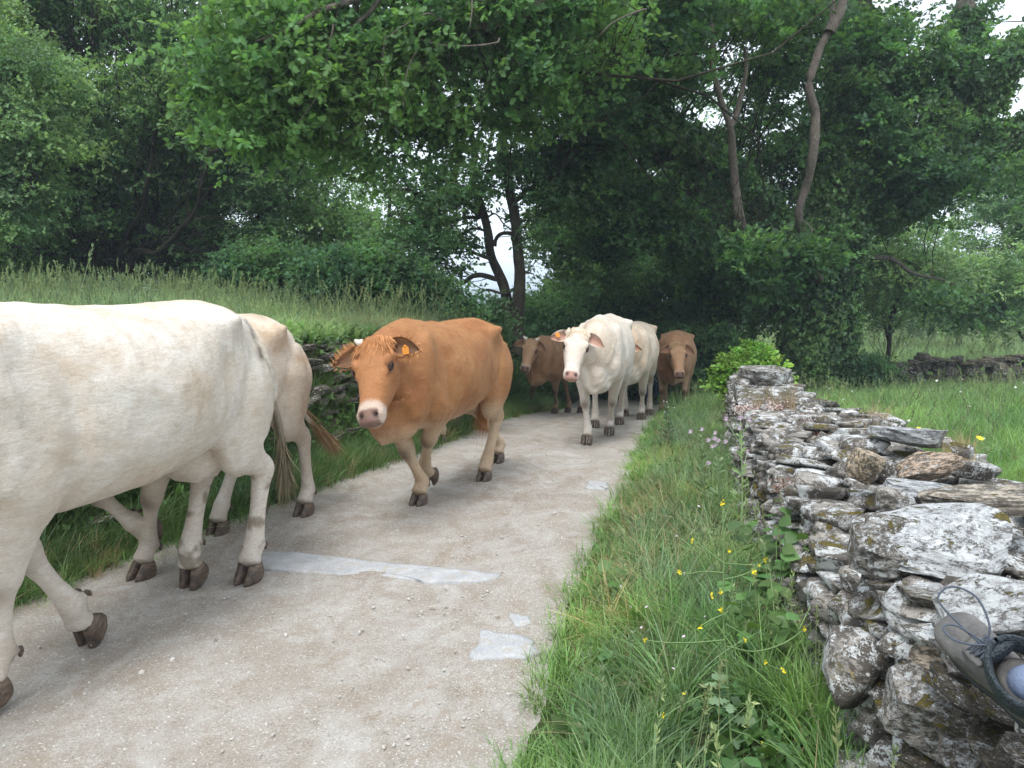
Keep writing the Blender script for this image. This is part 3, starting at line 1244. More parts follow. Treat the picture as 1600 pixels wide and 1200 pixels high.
            t1 = np.array([-.56 + .1 * (gp[0] - dx), sy * .175, .96])
            pts = [t0, t1, stf * .62 + hk * .38 + (.0, 0, .015), stf * .35 + hk * .65, stf * .12 + hk * .88, hk, hk * .8 + fet * .2, hk * .45 + fet * .55, fet * .86 + hk * .14, fet, (fet + cor) / 2 + hr(np.array([.004, 0, 0])), cor]
            ru = [.19, .235, .165, .096, .058, .060, .048, .038, .043, .050, .044, .052]
            rs = [.10, .130, .095, .062, .046, .047, .038, .034, .041, .048, .046, .056]
            mb.add(*ellipsoid(stf + (.02, 0, .05), (.11, .075, .13)))
            mb.add(*ellipsoid(hk + (-.040, 0, .030), (.026, .021, .045)))
            mb.add(*loft([hk + (-.046, 0, .05), stf * .38 + hk * .62 + (-.06, 0, .01)], [.018, .03], [.014, .02], 8))
        pts = np.array(pts)
        ls = np.ones(len(pts))
        ls[4:] = leg_s
        st = spline(np.column_stack([pts, np.array(ru) * ls, np.array(rs) * ls]), 4)
        mb.add(*loft(st[:, :3], st[:, 3], st[:, 4], 16, up=(1, 0, .001)))
        for d in (-1, 1):
            mb.add(*ellipsoid(fet + hr(np.array([-.045, d * .024, -.022])), (.018, .014, .022)))
        hoofs.append((gp, flex, fet))
    # ---- neck and head
    pl = loc(poll) if poll is not None else np.array([1.42, 0, 1.28])
    mz = loc(muzzle) if muzzle is not None else pl + np.array([.25, 0, -.42])
    hs = head_s * (np.linalg.norm(mz - pl) / .50) if False else head_s
    ax = (mz - pl) / np.linalg.norm(mz - pl)
    back = np.array([.80, 0, 1.06]) - pl
    fwd = -back / np.linalg.norm(back)
    # face normal: perpendicular to the head axis, pointing away from the neck
    fn = fwd - ax * fwd.dot(ax)
    fn /= np.linalg.norm(fn)
    fn = fn * 1.0 + np.array([0, 0, 1.0]) * .9
    if face_to is not None:
        fn = loc(face_to) - pl
        fn /= np.linalg.norm(fn)
    fn = fn - ax * fn.dot(ax)
    fn /= np.linalg.norm(fn)
    sd_ = np.cross(fn, ax)
    if sd_[1] < 0 and abs(sd_[1]) > .05:
        sd_ = -sd_
    sd_ /= np.linalg.norm(sd_)
    if head_roll:
        R = np.array(Matrix.Rotation(head_roll, 3, Vector(ax)))
        fn, sd_ = R @ fn, R @ sd_
    H_ = np.stack([ax, sd_, fn], 1)      # columns: along the head, side, out of the face

    def hp(t, y, f):
        return pl + H_ @ (np.array([t, y, f]) * hs)
    hd = np.array([  # t, front surface f, half depth, half width, exponent
        (-.035, .02, .050, .060, 2.0), (-.01, .045, .085, .092, 2.1), (.05, .060, .105, .108, 2.3), (.11, .063, .120, .114, 2.5),
        (.17, .060, .125, .112, 2.5), (.23, .054, .115, .098, 2.6), (.30, .048, .098, .086, 2.6), (.37, .044, .078, .073, 2.5),
        (.43, .042, .066, .076, 2.5), (.475, .034, .056, .079, 2.5), (.51, .018, .042, .064, 2.3)])
    st = spline(hd, 4)
    P = np.array([hp(a, 0, b - c) for a, b, c, d, e_ in st])
    mb.add(*loft(P, st[:, 2] * hs, st[:, 3] * hs, 24, up=tuple(fn), ex=st[:, 4]))
    for sy in (-1, 1):
        mb.add(*ellipsoid(hp(.135, sy * .098, .022), np.array([.045, .026, .030]) * hs, Matrix(H_.tolist()).to_euler()))    # brow
        mb.add(*ellipsoid(hp(.195, sy * .088, .012), np.array([.036, .016, .016]) * hs, Matrix(H_.tolist()).to_euler()))     # lower orbit
        mb.add(*ellipsoid(hp(.17, sy * .075, -.10), np.array([.10, .030, .075]) * hs, Matrix(H_.tolist()).to_euler()))      # cheek
        mb.add(*ellipsoid(hp(.465, sy * .047, .012), np.array([.034, .030, .022]) * hs, Matrix(H_.tolist()).to_euler()))     # nostril wing
        mb.add(*ellipsoid(hp(.0, sy * .085, -.01), np.array([.035, .045, .035]) * hs, Matrix(H_.tolist()).to_euler()))       # ear root
    mb.add(*ellipsoid(hp(.46, 0, -.075), np.array([.045, .048, .022]) * hs, Matrix(H_.tolist()).to_euler()))                 # chin
    mb.add(*ellipsoid(hp(-.012, 0, .01), np.array([.030, .07, .045]) * hs, Matrix(H_.tolist()).to_euler()))                  # poll
    nk0 = np.array([.62, 0, 1.02])
    nk1 = np.array([.86, 0, 1.02])
    nb = hp(.07, 0, -.13)
    nm = nk1 * .5 + nb * .5 + np.array([.0, 0, -.015])
    pts = np.array([nk0, nk1, nk1 * .72 + nb * .28, nm, nk1 * .22 + nb * .78, nb, hp(.10, 0, -.06)])
    ru = [.32, .285, .245, .205, .165, .125, .07]
    rs = [.19, .185, .155, .130, .115, .10, .07]
    st = spline(np.column_stack([pts, ru, rs]), 4)
    mb.add(*loft(st[:, :3], st[:, 3], st[:, 4], 24))
    # dewlap
    d0, d1 = np.array([.98, 0, .66]), hp(.16, 0, -.19)
    dm = d0 * .5 + d1 * .5 + np.array([0, 0, -.045])
    st = spline(np.array([(.90, 0, .68), d0, d0 * .72 + dm * .28 + (0, 0, -.02), dm, d1]), 5)
    mb.add(*loft(st, np.linspace(.10, .05, len(st)), np.linspace(.055, .022, len(st)), 12))
    me = mb.mesh("cow_body")
    body = fuse(me, voxel, 7, .5)
    V = co_of(body).astype(float)
    nrm = np.empty(len(V) * 3, np.float32)
    body.vertices.foreach_get("normal", nrm)
    nrm = nrm.reshape(-1, 3)
    trunk = sstep(.45, .7, V[:, 2])
    hl = (V - pl) @ H_ / hs          # head coordinates of every vertex
    onhead = (hl[:, 0] > -.06) & (np.abs(hl[:, 1]) < .17) & (hl[:, 2] > -.2) & (hl[:, 0] < .62)
    onh = sstep(-.06, .03, hl[:, 0]) * onhead
    disp = (fbm(V, 4.0, seed, 2) * .006 + fbm(V, 14, seed + 5, 2) * .0022) * trunk * (1 - onh)
    wrk = -np.abs(vnoise(V * np.array([2.4, 1, .8]) + .1 * V[:, [2, 0, 1]], 5.5, seed + 31)) + .25
    disp += wrk * .0085 * trunk * (1 - onh)
    # ribs show faintly, skin folds on neck
    ribm = sstep(-.25, -.05, V[:, 0]) * (1 - sstep(.35, .55, V[:, 0])) * sstep(.62, .8, V[:, 2]) * (1 - sstep(1.15, 1.28, V[:, 2]))
    disp += ribm * np.sin((V[:, 0] + .18 * (V[:, 2] - .9)) * 62 + fbm(V, 3, 2, 2) * 2) * .0009 * (.5 + .5 * vnoise(V, 2, 8))
    nkm = sstep(.78, .9, V[:, 0]) * (1 - onh)
    disp += nkm * np.sin((V[:, 0] * .8 + V[:, 2] * .5) * 75 + fbm(V, 5, 9, 2) * 3) * .0022
    # crease behind the shoulder
    cx = .50 + .10 * (V[:, 2] - .9)
    disp -= np.exp(-((V[:, 0] - cx) / .035) ** 2) * sstep(.6, .72, V[:, 2]) * (1 - sstep(1.1, 1.3, V[:, 2])) * .016
    # loin hollow, thigh groove, shoulder-blade ridge
    disp -= np.exp(-((np.abs(V[:, 1]) - .15) / .06) ** 2 - ((V[:, 0] + .18) / .16) ** 2) * sstep(1.22, 1.30, V[:, 2]) * .013
    disp -= np.exp(-((V[:, 0] + .66 + .12 * (1.1 - V[:, 2])) / .022) ** 2) * sstep(.78, .9, V[:, 2]) * (1 - sstep(1.12, 1.24, V[:, 2])) * .010
    disp += np.exp(-((V[:, 0] - .70 - .20 * (V[:, 2] - 1.1)) / .022) ** 2) * sstep(.98, 1.05, V[:, 2]) * (1 - sstep(1.26, 1.34, V[:, 2])) * .007
    disp += np.exp(-((V[:, 0] + .50) / .10) ** 2 - ((V[:, 2] - .98) / .12) ** 2) * .010
    # hollow of the flank in front of the thigh
    disp -= np.exp(-((V[:, 0] + .30) / .09) ** 2 - ((V[:, 2] - 1.12) / .11) ** 2) * .020
    # nostrils
    nd = np.minimum(np.hypot((hl[:, 0] - .478) / .019, (hl[:, 1] - .044) / .017), np.hypot((hl[:, 0] - .478) / .019, (hl[:, 1] + .044) / .017))
    nos = np.exp(-nd ** 2) * (hl[:, 2] > -.03) * onh
    disp -= nos * .020 * hs
    mouth = np.exp(-((hl[:, 2] + .048) / .006) ** 2) * sstep(.40, .44, hl[:, 0]) * onh
    disp -= mouth * .008
    V = V + nrm * disp[:, None]
    # ---- coat colour
    C = np.tile(np.array(pal['coat']), (len(V), 1))

    def blend(C, m, col):
        m = np.clip(m, 0, 1)[:, None]
        return C * (1 - m) + np.array(col) * m
    nz = fbm(V, 6, seed + 3, 3)
    C = blend(C, (sstep(-.1, .9, nz) * .60) * trunk, pal['warm'])
    C = blend(C, sstep(.72, .45, V[:, 2] + nz * .05), pal['low'])
    C = blend(C, np.exp(-((V[:, 2] - .62) / .09) ** 2) * (np.abs(V[:, 1]) < .3) * .45, pal['low'])
    for kn, rr in knee_pts:
        d = np.linalg.norm((V - (kn + np.array([.045, 0, -.01]))) / np.array([.05, .05, .065]), axis=1)
        C = blend(C, np.exp(-d ** 2) * .85, pal['knee'])
    for gp, flex, fet in hoofs:
        d = np.linalg.norm(V - gp, axis=1)
        C = blend(C, np.exp(-(d / .105) ** 2) * .75 * (.75 + .35 * nz), (.13, .10, .075))
        d = np.linalg.norm(V - fet - np.array([-.05, 0, -.01]), axis=1)
        C = blend(C, np.exp(-(d / .05) ** 2) * .6, (.10, .08, .06))
    C = blend(C, onh * .9, pal['face'])
    cheek = np.exp(-((hl[:, 0] - .2) / .12) ** 2) * sstep(.05, .10, np.abs(hl[:, 1])) * onh
    C = blend(C, cheek * .35, pal['warm'])
    C = blend(C, sstep(.70, .95, V[:, 0]) * (1 - onh) * sstep(.75, .9, V[:, 2]) * .45, pal['warm'])
    C = blend(C, onh * sstep(.2, .9, fbm(V, 18, seed + 50, 3)) * .35, pal['warm'])
    mp = muzzle_pale if muzzle_pale is not None else tuple(min(.8, x * 1.0) for x in (.76, .66, .58))
    C = blend(C, sstep(.385, .425, hl[:, 0] + nz * .012) * onh, mp)
    nosepad = sstep(.440, .455, hl[:, 0] + .006 * nz) * onh * sstep(-.045, -.03, hl[:, 2]) * (1 - sstep(.052, .066, np.abs(hl[:, 1])))
    C = blend(C, nosepad * .95, pal['muzzle'])
    C = blend(C, nos * 1.2, (.02, .013, .012))
    C = blend(C, mouth * .8, (.10, .05, .04))
    for sy in (-1, 1):
        d = np.linalg.norm((hl - np.array([.168, sy * .112, .012])) / np.array([.040, .03, .030]), axis=1)
        C = blend(C, np.exp(-d ** 2) * .0 + np.clip(1.5 - d, 0, 1) * .55 * onhead, tuple(x * .45 for x in pal['face']))
        d = np.linalg.norm((hl - np.array([.168, sy * .112, .012])) / np.array([.075, .05, .055]), axis=1)
        C = blend(C, np.clip(1.4 - d, 0, 1) * (d > 0.8) * .35 * onhead, tuple(min(.8, x * 1.35 + .06) for x in pal['face']))
    if dirt:
        m = np.exp(-((V[:, 0] + .70) / .06) ** 2) * sstep(.55, .75, V[:, 2]) * (.65 + .9 * fbm(V, 16, 4, 3))
        C = blend(C, m * .60, (.22, .18, .10))
        m = np.exp(-((V[:, 0] + .655 - .25 * (1.3 - V[:, 2])) / .035) ** 2) * sstep(1.0, 1.2, V[:, 2]) * (.7 + 1.2 * fbm(V, 22, 14, 3))
        C = blend(C, m * .8, (.12, .10, .07))
        m = sstep(.15, .6, fbm(V, 17, 33, 3)) * sstep(.62, .5, V[:, 2]) * (V[:, 0] < -.3)
        C = blend(C, m * .7, (.20, .155, .09))
    set_co(body, V * s)
    set_col(body, np.clip(C, 0, 1))
    link("body", body, M_coat, e)
    if fur:
        rf = np.random.default_rng(seed + 99)
        k = rf.integers(0, len(V), fur)
        p, nn, cc = V[k], nrm[k], C[k]
        flow = np.stack([-1.0 + 0 * p[:, 0], .25 * np.sign(p[:, 1]), -.55 - 0 * p[:, 2]], 1)
        lg = sstep(.62, .5, p[:, 2])[:, None]
        flow = flow * (1 - lg) + np.array([0, 0, -1.0]) * lg
        oh = onh[k][:, None]
        flow = flow * (1 - oh) + (ax + sd_ * np.clip(hl[k][:, 1:2] * 5, -.7, .7)) * oh
        sw = np.stack([vnoise(p, 5, 40 + i) for i in range(3)], 1) * .55
        flow = flow + sw + rf.normal(size=flow.shape) * .16
        flow -= nn * (flow * nn).sum(1)[:, None]
        flow /= np.linalg.norm(flow, axis=1)[:, None] + 1e-9
        L = fur_l * rf.uniform(.6, 1.2, fur) * (1 - .45 * lg[:, 0]) * (1 - .30 * oh[:, 0])
        tip = p + flow * L[:, None] + nn * (L * rf.uniform(.04, .16, fur))[:, None]
        sdw = np.cross(flow, nn) + nn * rf.normal(size=(fur, 1)) * .35
        sdw *= (fur_w * rf.uniform(.6, 1.2, fur) * .5)[:, None]
        jit = rf.normal(size=p.shape) * .004
        p0 = p - nn * .001 + jit
        FV = np.stack([p0 - sdw, p0 + sdw, tip + jit], 1).reshape(-1, 3)
        fm = mesh_from("fur", FV * s, np.arange(fur * 3).reshape(-1, 3), smooth=False)
        no_m = np.clip(nos + mouth, 0, 1)[k]
        cc = cc * (rf.uniform(.90, 1.07, fur))[:, None]
        set_col(fm, np.clip(np.repeat(cc, 3, 0), 0, .86))
        link("fur", fm, M_fur, e)
    # ---- hooves
    hm = hoof_mesh(1.0)
    for gp, flex, fet in hoofs:
        h = link("hoof", hm, M_hoof, e)
        h.matrix_local = Matrix.Translation(Vector(gp * s)) @ Matrix.Rotation(flex, 4, 'Y') @ Matrix.Scale(s * 1.02, 4)
    if dew:
        dm_ = MB()
        dm_.add(*loft([(0, 0, .012), (0, 0, -.008), (.004, 0, -.024)], [.010, .012, .006], [.009, .011, .006], 8, up=(1, 0, 0)))
        dme = dm_.mesh("dewclaw")
        for gp, flex, fet in hoofs:
            ca, sa = math.cos(flex), math.sin(flex)
            for d in (-1, 1):
                v_ = (-.060, d * .024, -.026)
                o = link("dewclaw", dme, M_hoof, e)
                o.matrix_local = Matrix.Translation(Vector((fet + np.array([v_[0] * ca + v_[2] * sa, v_[1], -v_[0] * sa + v_[2] * ca])) * s)) @ Matrix.Rotation(flex, 4, 'Y') @ Matrix.Scale(s, 4)
    Hm = Matrix(H_.tolist()).to_4x4()
    # ---- eyes with lids
    for sy in (-1, 1):
        q = hp(.168, sy * .0985, .012)
        V_, F_ = ellipsoid((0, 0, 0), np.array([.023, .0195, .0185]) * hs * s, (0, 0, 0), 16, 10)
        ey = link("eye", mesh_from("eye", V_, F_), M_eye, e)
        ey.matrix_local = Matrix.Translation(Vector(q * s)) @ Hm
        lid = MB()
        for up_ in (-1, 1):
            pts = []
            for a in np.linspace(-1, 1, 9):
                pts.append((a * .034, (.0205 - .013 * a * a), up_ * .0150 * (1 - a * a) + .001))
            pts = np.array(pts) * hs * s * np.array([1, sy, 1])
            lid.add(*loft(pts, .0065 * hs * s, .0065 * hs * s, 6))
        lo = lid.build("eyelid", M_lid, e)
        lo.matrix_local = Matrix.Translation(Vector(q * s)) @ Hm
    # ---- ears, tags, horns
    EL = .195
    for i, sy in enumerate((-1, 1)):
        em = ear_mesh(EL * hs * s, .060 * hs * s)
        EV = co_of(em)
        inner = np.zeros(len(EV))
        inner[:len(EV) // 2] = 1
        ny = EV[:, 1] / (EL * hs * s)
        edge = np.abs(EV[:, 2]) / (.062 * hs * s)
        ecol = np.array(pal['face']) * .95
        EC = np.tile(ecol, (len(EV), 1))
        EC = blend(EC, inner * (1 - sstep(.45, .9, edge)) * .85, pal['ear_in'])
        EC = blend(EC, sstep(.75, 1.0, ny) * .3, tuple(x * .7 for x in pal['face']))
        set_col(em, EC)
        eo = link("ear", em, M_coat, e)
        q = hp(.012, sy * .085, -.012)
        # local ear axes: y -> outwards (a bit down and back), x -> opening (forwards)
        out = sy * sd_ + ax * (.22 + ears[i]) - fn * .15
        out /= np.linalg.norm(out)
        opn = fn * 1.0 + ax * .35 + np.array([0, 0, -.1])
        opn -= out * opn.dot(out)
        opn /= np.linalg.norm(opn)
        zz = np.cross(opn, out)
        eo.matrix_local = Matrix.Translation(Vector(q * s)) @ Matrix(np.stack([opn, out, zz], 1).tolist()).to_4x4()
        if ear_hair is not None:
            rr = np.random.default_rng(seed + i)
            roots, dirs = [], []
            for _ in range(170):
                a = rr.uniform(.1, .98)
                wv = .062 * (math.sin(math.pi * min(1, a * .86 + .17)) ** .75) * hs * s
                low = rr.random() < .75
                roots.append((rr.uniform(-.012, .012) * s, EL * hs * s * a, (-wv if low else wv) * rr.uniform(.75, 1.0)))
                dirs.append((rr.normal() * .25 + .15, .55 * a + .1, (-1 if low else .5)))
            ho = link("ear_hair", strands(roots, dirs, .030 * hs * s, .004 * s, seed, .12, 3, .5), ear_hair, eo)
        if i in tags:
            tb = MB()
            tw, th = .019 * s * hs, .026 * s * hs
            tp = [(-.9, -1), (.9, -1), (1, -.8), (1, .35), (.35, 1), (-.35, 1), (-1, .35), (-1, -.8)]
            Vt = [(0.0, x * tw, z * th) for x, z in tp] + [(.004, x * tw, z * th) for x, z in tp]
            Ft = [tuple(range(7, -1, -1)), tuple(range(8, 16))] + [(j, (j + 1) % 8, (j + 1) % 8 + 8, j + 8) for j in range(8)]
            tb.add(Vt, Ft)
            tb.add(*ellipsoid((.004, 0, .8 * th), (.006 * s, .008 * s, .008 * s)))
            tobj = tb.build("ear_tag", M_eartag, eo, smooth=False)
            tobj.location = (.020 * s, .105 * hs * s, -.018 * hs * s)
            tobj.rotation_euler = (.25, .1, .1)
    if horns:
        for i, sy in enumerate((-1, 1)):
            L = horns[i]
            if L <= 0:
                continue
            pts = []
            for t in np.linspace(0, 1, 8):
                pts.append((-.022 - .25 * L * t * t, sy * (.070 + L * (t - .28 * t * t)), .018 + L * .55 * t * t))
            pts = np.array([hp(*p) for p in pts]) * s
            rad = .024 * hs * s * (1 - np.linspace(0, 1, 8) ** 2.2 * .72)
            hb = MB()
            hb.add(*loft(pts, rad, rad, 12))
            hb.build("horn", M_horn, e)
    if forelock is not None:
        rr = np.random.default_rng(seed + 11)
        roots, dirs = [], []
        for _ in range(900):
            y = rr.normal() * .045
            y = max(-.095, min(.095, y))
            t = rr.uniform(-.045, .060)
            p = hp(t, y, .052 - .03 * (y / .09) ** 2 - .25 * max(0, -t))
            d = ax * 1.0 + sd_ * (y * 6 + rr.normal() * .12) + fn * rr.uniform(-.02, .12)
            roots.append(p * s)
            dirs.append(d)
        ob = link("forelock", strands(roots, dirs, fl_len * hs * s, .0055 * s, seed, .12, 5, .08), forelock, e)
    # ---- tail
    if tail is not None:
        pts, swl, swm = tail
        pts = np.array([(-.80, 0, 1.275)] + [tuple(p) for p in pts])
        st = spline(pts, 6)
        n = len(st)
        mbt = MB()
        r_ = .034 * (1 - np.linspace(0, 1, n) * .62)
        mbt.add(*loft(st * s, r_ * s, r_ * s, 10, up=(1, 0, .01)))
        tm = mbt.mesh("tail")
        TV = co_of(tm) / s
        TC = np.tile(np.array(pal['coat']) * .93, (len(TV), 1))
        if dirt:
            TC = blend(TC, sstep(1.1, .75, TV[:, 2]) * .8, (.15, .12, .07))
        set_col(tm, TC)
        to = link("tail", tm, M_coat, e)
        rr = np.random.default_rng(seed + 21)
        d = st[-1] - st[-3]
        d /= np.linalg.norm(d)
        roots, dirs = [], []
        for _ in range(620):
            k = n - 1 - int(abs(rr.normal()) * 3.0)
            k = max(n - 9, k)
            roots.append((st[k] + rr.normal(size=3) * .007) * s)
            dirs.append(d + rr.normal(size=3) * .06)
        link("tail_switch", strands(roots, dirs, swl * s, .006 * s, seed, .20, 6, .45), swm, to)
    return e


def G3(u, v, dz=0.0):
    p = gr(u, v)
    return p + Vector((0, 0, dz))


def build_cows():
    # near white cow, head out of the picture on the left
    make_cow("large white cow nearest the camera, dirt down its rump, head beyond the picture edge",
             (-1.76, 3.42, 0), (-.287, -.958, 0), 1.09,
             feet=dict(rl=(G3(392, 903), 0, 0.12), rr=(G3(308, 908), .025, .55), fl=(G3(-12, 1105), .02, .1), fr=(G3(150, 995), .045, 1.0)),
             pal=WHITE, voxel=.013, fat=1.16, dirt=True, dew=True, udder=True, leg_s=1.16, tail=([(-.86, .03, 1.18), (-.90, .08, .95), (-.93, .13, .70), (-.93, .14, .60)], .17, M_hair_dirty), seed=3)
    make_cow("cream cow walking behind the nearest white cow, tan tail swinging to the right",
             (-1.82, 4.55, 0), (-.26, -.965, 0), 1.02,
             feet=dict(rl=(G3(476, 803), 0, 0), rr=(G3(343, 832), 0, .15), fl=(G3(224, 900), 0, 0), fr=(at(240, 822, 4.2), 0, 1.5)),
             pal=CREAM, voxel=.015, leg_s=1.1, dew=True, tail=([(-.86, .02, 1.15), (-.88, .05, .88), (-.91, .10, .66), (-.99, .17, .55)], .17, M_hair_tan), seed=5)
    # ginger cow, the whole animal in view
    make_cow("ginger cow with a white muzzle, stub horn and orange ear tag, one foreleg lifted",
             (-.49, 5.76, 0), (-.37, -.93, 0), .97,
             feet=dict(fr=(G3(655, 787), 0, 0), fl=(G3(676, 765), .13, 1.25), rl=(G3(757, 750), 0, 0), rr=(G3(778, 722), 0.01, .1)),
             poll=at(586, 540, 4.80), muzzle=at(577, 668, 4.42), face_to=(-1.9, 0, 1.75), fur=110000, fur_w=.0026, fur_l=.010, dew=True, pal=GINGER, voxel=.0105, fat=.98, leg_s=1.20,
             horns=(.050, .0), tags=(1,), forelock=M_hair_red, fl_len=.085, ears=(.12, .02), head_s=1.13, seed=7,
             ear_hair=M_hair_red, tail=([(-.86, -.03, 1.15), (-.87, -.05, .92), (-.86, -.06, .7)], .25, M_hair_red), muzzle_pale=(.74, .62, .54))
    make_cow("tan cow hidden behind the ginger cow but for its hooves and back ridge",
             (-.66, 8.5, -.06), (-.28, -.96, 0), .93,
             feet=dict(fr=(G3(690, 692), 0, 0), fl=(G3(706, 676), 0, 0)),
             poll=(-1.0, 7.35, 1.02), muzzle=(-.98, 7.1, .62), pal=GINGER, voxel=.02, seed=9)
    make_cow("brown cow with short white horns between the ginger and the white cow",
             (.74, 12.1, float(gz(12.1))), (-.50, -.866, 0), .90,
             feet=dict(fr=(G3(827, 643), 0, 0), fl=(G3(867, 645), 0, 0), rl=((.12, 0), 0, 0), rr=((-.1, 0), 0, 0)),
             poll=at(830, 533, 11.0), muzzle=at(819, 583, 10.75), face_to=(-1.8, 1, 1.9), fur=20000, fur_w=.007, pal=BROWN, voxel=.018, horns=(.075, .075), head_s=1.05, seed=11,
             tail=([(-.88, .02, 1.15), (-.90, .03, .92), (-.88, .03, .7)], .2, M_hair_tan), ears=(.35, .35), muzzle_pale=(.45, .36, .29))
    make_cow("white cow with pink nose and drooping ears walking straight at the camera",
             (1.06, 8.72, -.07), (-.22, -.975, 0), .975,
             feet=dict(fr=(G3(917, 692), 0, 0), fl=(G3(952, 678), 0, 0), rl=(G3(968, 662), 0, 0), rr=((.05, 0), 0, 0)),
             poll=at(903, 521, 7.62), muzzle=at(891, 597, 7.28), face_to=(0.1, 0, 2.1), pal=WHITE, voxel=.014, fat=1.0, head_s=1.07, forelock=M_hair_cream, fl_len=.04,
             tags=(0,), ears=(.3, .05), seed=13, back_bump=1.3, leg_s=1.08, tail=([(-.88, .02, 1.15), (-.90, .03, .92), (-.88, .03, .7)], .2, M_hair_tan),
             muzzle_pale=(.80, .70, .64))
    make_cow("cream white cow behind the one with the pink nose, one brown ear showing",
             (1.72, 10.75, float(gz(10.75))), (-.24, -.96, 0), .98,
             feet=dict(fl=(G3(1002, 655), 0, 0), fr=(G3(972, 648), .10, 1.1), rl=((0, 0), 0, 0), rr=((.1, 0), 0, 0)),
             poll=at(970, 539, 9.62), muzzle=at(952, 585, 9.35), pal=CREAM, voxel=.018, fat=1.0, seed=15, ears=(-.1, -.35), leg_s=1.08)
    make_cow("russet brown cow last on the right of the herd, head lowered beside the tall verge",
             (2.62, 12.25, float(gz(12.25))), (-.25, -.97, 0), .95,
             poll=at(1058, 540, 11.1), muzzle=at(1063, 597, 10.75), face_to=(1.5, 0, 2.2), fur=25000, fur_w=.007, pal=BROWN, voxel=.018, seed=17, forelock=M_hair_tan, fl_len=.05, ears=(.3, .45), head_s=1.08,
             muzzle_pale=(.42, .29, .21))
# ================================================================== LEAVES, GRASS, TREES
def leaf_mat(name, a, b, c=None, rough=.55, spec=.25, trans=.35, tcol=None, big=0.35):
    """a..b per leaf, third tone c per clump"""
    t = NT(name)
    isl = t.node("ShaderNodeNewGeometry").outputs["Random Per Island"]
    ob = t.node("ShaderNodeObjectInfo").outputs["Random"]
    col = t.mix(isl, a, b)
    if c is not None:
        col = t.mix(t.ramp(ob, .3, 1.0, 0, .8), col, c)
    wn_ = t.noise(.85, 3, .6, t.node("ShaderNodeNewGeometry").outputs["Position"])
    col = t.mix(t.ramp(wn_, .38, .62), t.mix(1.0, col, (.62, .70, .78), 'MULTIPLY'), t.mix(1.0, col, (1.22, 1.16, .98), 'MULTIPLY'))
    hv = t.node("ShaderNodeHueSaturation", Hue=t.ramp(ob, 0, 1, .48, .515), Saturation=.94, Value=t.ramp(ob, 0, 1, .70, 1.3), Color=col).outputs[0]
    d = t.n.new("ShaderNodeBsdfPrincipled")
    t.put(d.inputs["Base Color"], hv)
    t.put(d.inputs["Roughness"], rough)
    t.put(d.inputs["Specular IOR Level"], spec)
    tr = t.n.new("ShaderNodeBsdfTranslucent")
    tc_ = t.mix(1.0, hv, tcol or (1.5, 1.55, .75), 'MULTIPLY')
    t.put(tr.inputs["Color"], tc_)
    ms = t.n.new("ShaderNodeMixShader")
    ms.inputs[0].default_value = trans
    t.l.new(d.outputs[0], ms.inputs[1])
    t.l.new(tr.outputs[0], ms.inputs[2])
    t.l.new(ms.outputs[0], t.out.inputs[0])
    return t.m


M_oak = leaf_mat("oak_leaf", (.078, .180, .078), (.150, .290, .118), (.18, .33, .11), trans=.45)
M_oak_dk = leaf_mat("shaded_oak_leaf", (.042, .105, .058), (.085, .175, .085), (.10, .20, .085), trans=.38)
M_oak_lit = leaf_mat("lit_oak_leaf", (.095, .205, .078), (.165, .32, .118), (.21, .35, .11), trans=.45)  # brighter copy of the oak leaf, backlight painted into its colour
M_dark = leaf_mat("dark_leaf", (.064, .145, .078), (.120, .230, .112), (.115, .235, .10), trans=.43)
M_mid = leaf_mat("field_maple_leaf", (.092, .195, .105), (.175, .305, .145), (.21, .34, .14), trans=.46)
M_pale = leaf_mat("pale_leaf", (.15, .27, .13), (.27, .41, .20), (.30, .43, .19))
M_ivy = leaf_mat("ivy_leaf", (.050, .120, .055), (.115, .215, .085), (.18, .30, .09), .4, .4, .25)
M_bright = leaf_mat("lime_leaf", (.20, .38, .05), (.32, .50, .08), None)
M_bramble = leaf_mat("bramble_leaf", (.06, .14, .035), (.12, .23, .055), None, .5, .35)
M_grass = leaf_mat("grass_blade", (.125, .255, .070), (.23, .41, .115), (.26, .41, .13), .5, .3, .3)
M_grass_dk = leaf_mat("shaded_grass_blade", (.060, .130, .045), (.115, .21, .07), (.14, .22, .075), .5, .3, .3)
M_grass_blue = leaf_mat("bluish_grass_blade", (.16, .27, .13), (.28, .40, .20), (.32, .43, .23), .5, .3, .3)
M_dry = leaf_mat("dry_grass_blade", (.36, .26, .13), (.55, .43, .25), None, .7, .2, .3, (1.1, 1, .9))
M_seed = leaf_mat("seed_head", (.20, .28, .12), (.34, .40, .20), None, .7, .2, .3, (1.1, 1.05, .8))
M_yellow = simple("yellow_petal", (.85, .68, .03), .6, .2, .12, 60)
M_white_f = simple("white_petal", (.80, .78, .76), .6, .2, .1, 60)
M_pink_f = simple("pink_thistle_floret", (.62, .50, .58), .7, .2, .2, 60)
M_stem = simple("green_stem", (.17, .27, .10), .6, .3, .2, 40)


def bark_mat(name, a, b, sc=1.0):
    t = NT(name)
    co = t.coord()
    n = t.noise(5 * sc, 6, .7, t.mapped(co, (1, 1, .35)), .5)
    f = t.noise(28 * sc, 5, .75, t.mapped(co, (1, 1, .25)), 1.0)
    m = t.noise(2.1, 4, .6, co)
    c = t.mix(t.ramp(f, .32, .68), a, b)
    c = t.mix(t.math('MULTIPLY', t.ramp(m, .5, .7), .5), c, (.13, .14, .08))
    t.bsdf(c, .9, .15, t.bump(t.math('ADD', n, f), .05, .8))
    return t.m


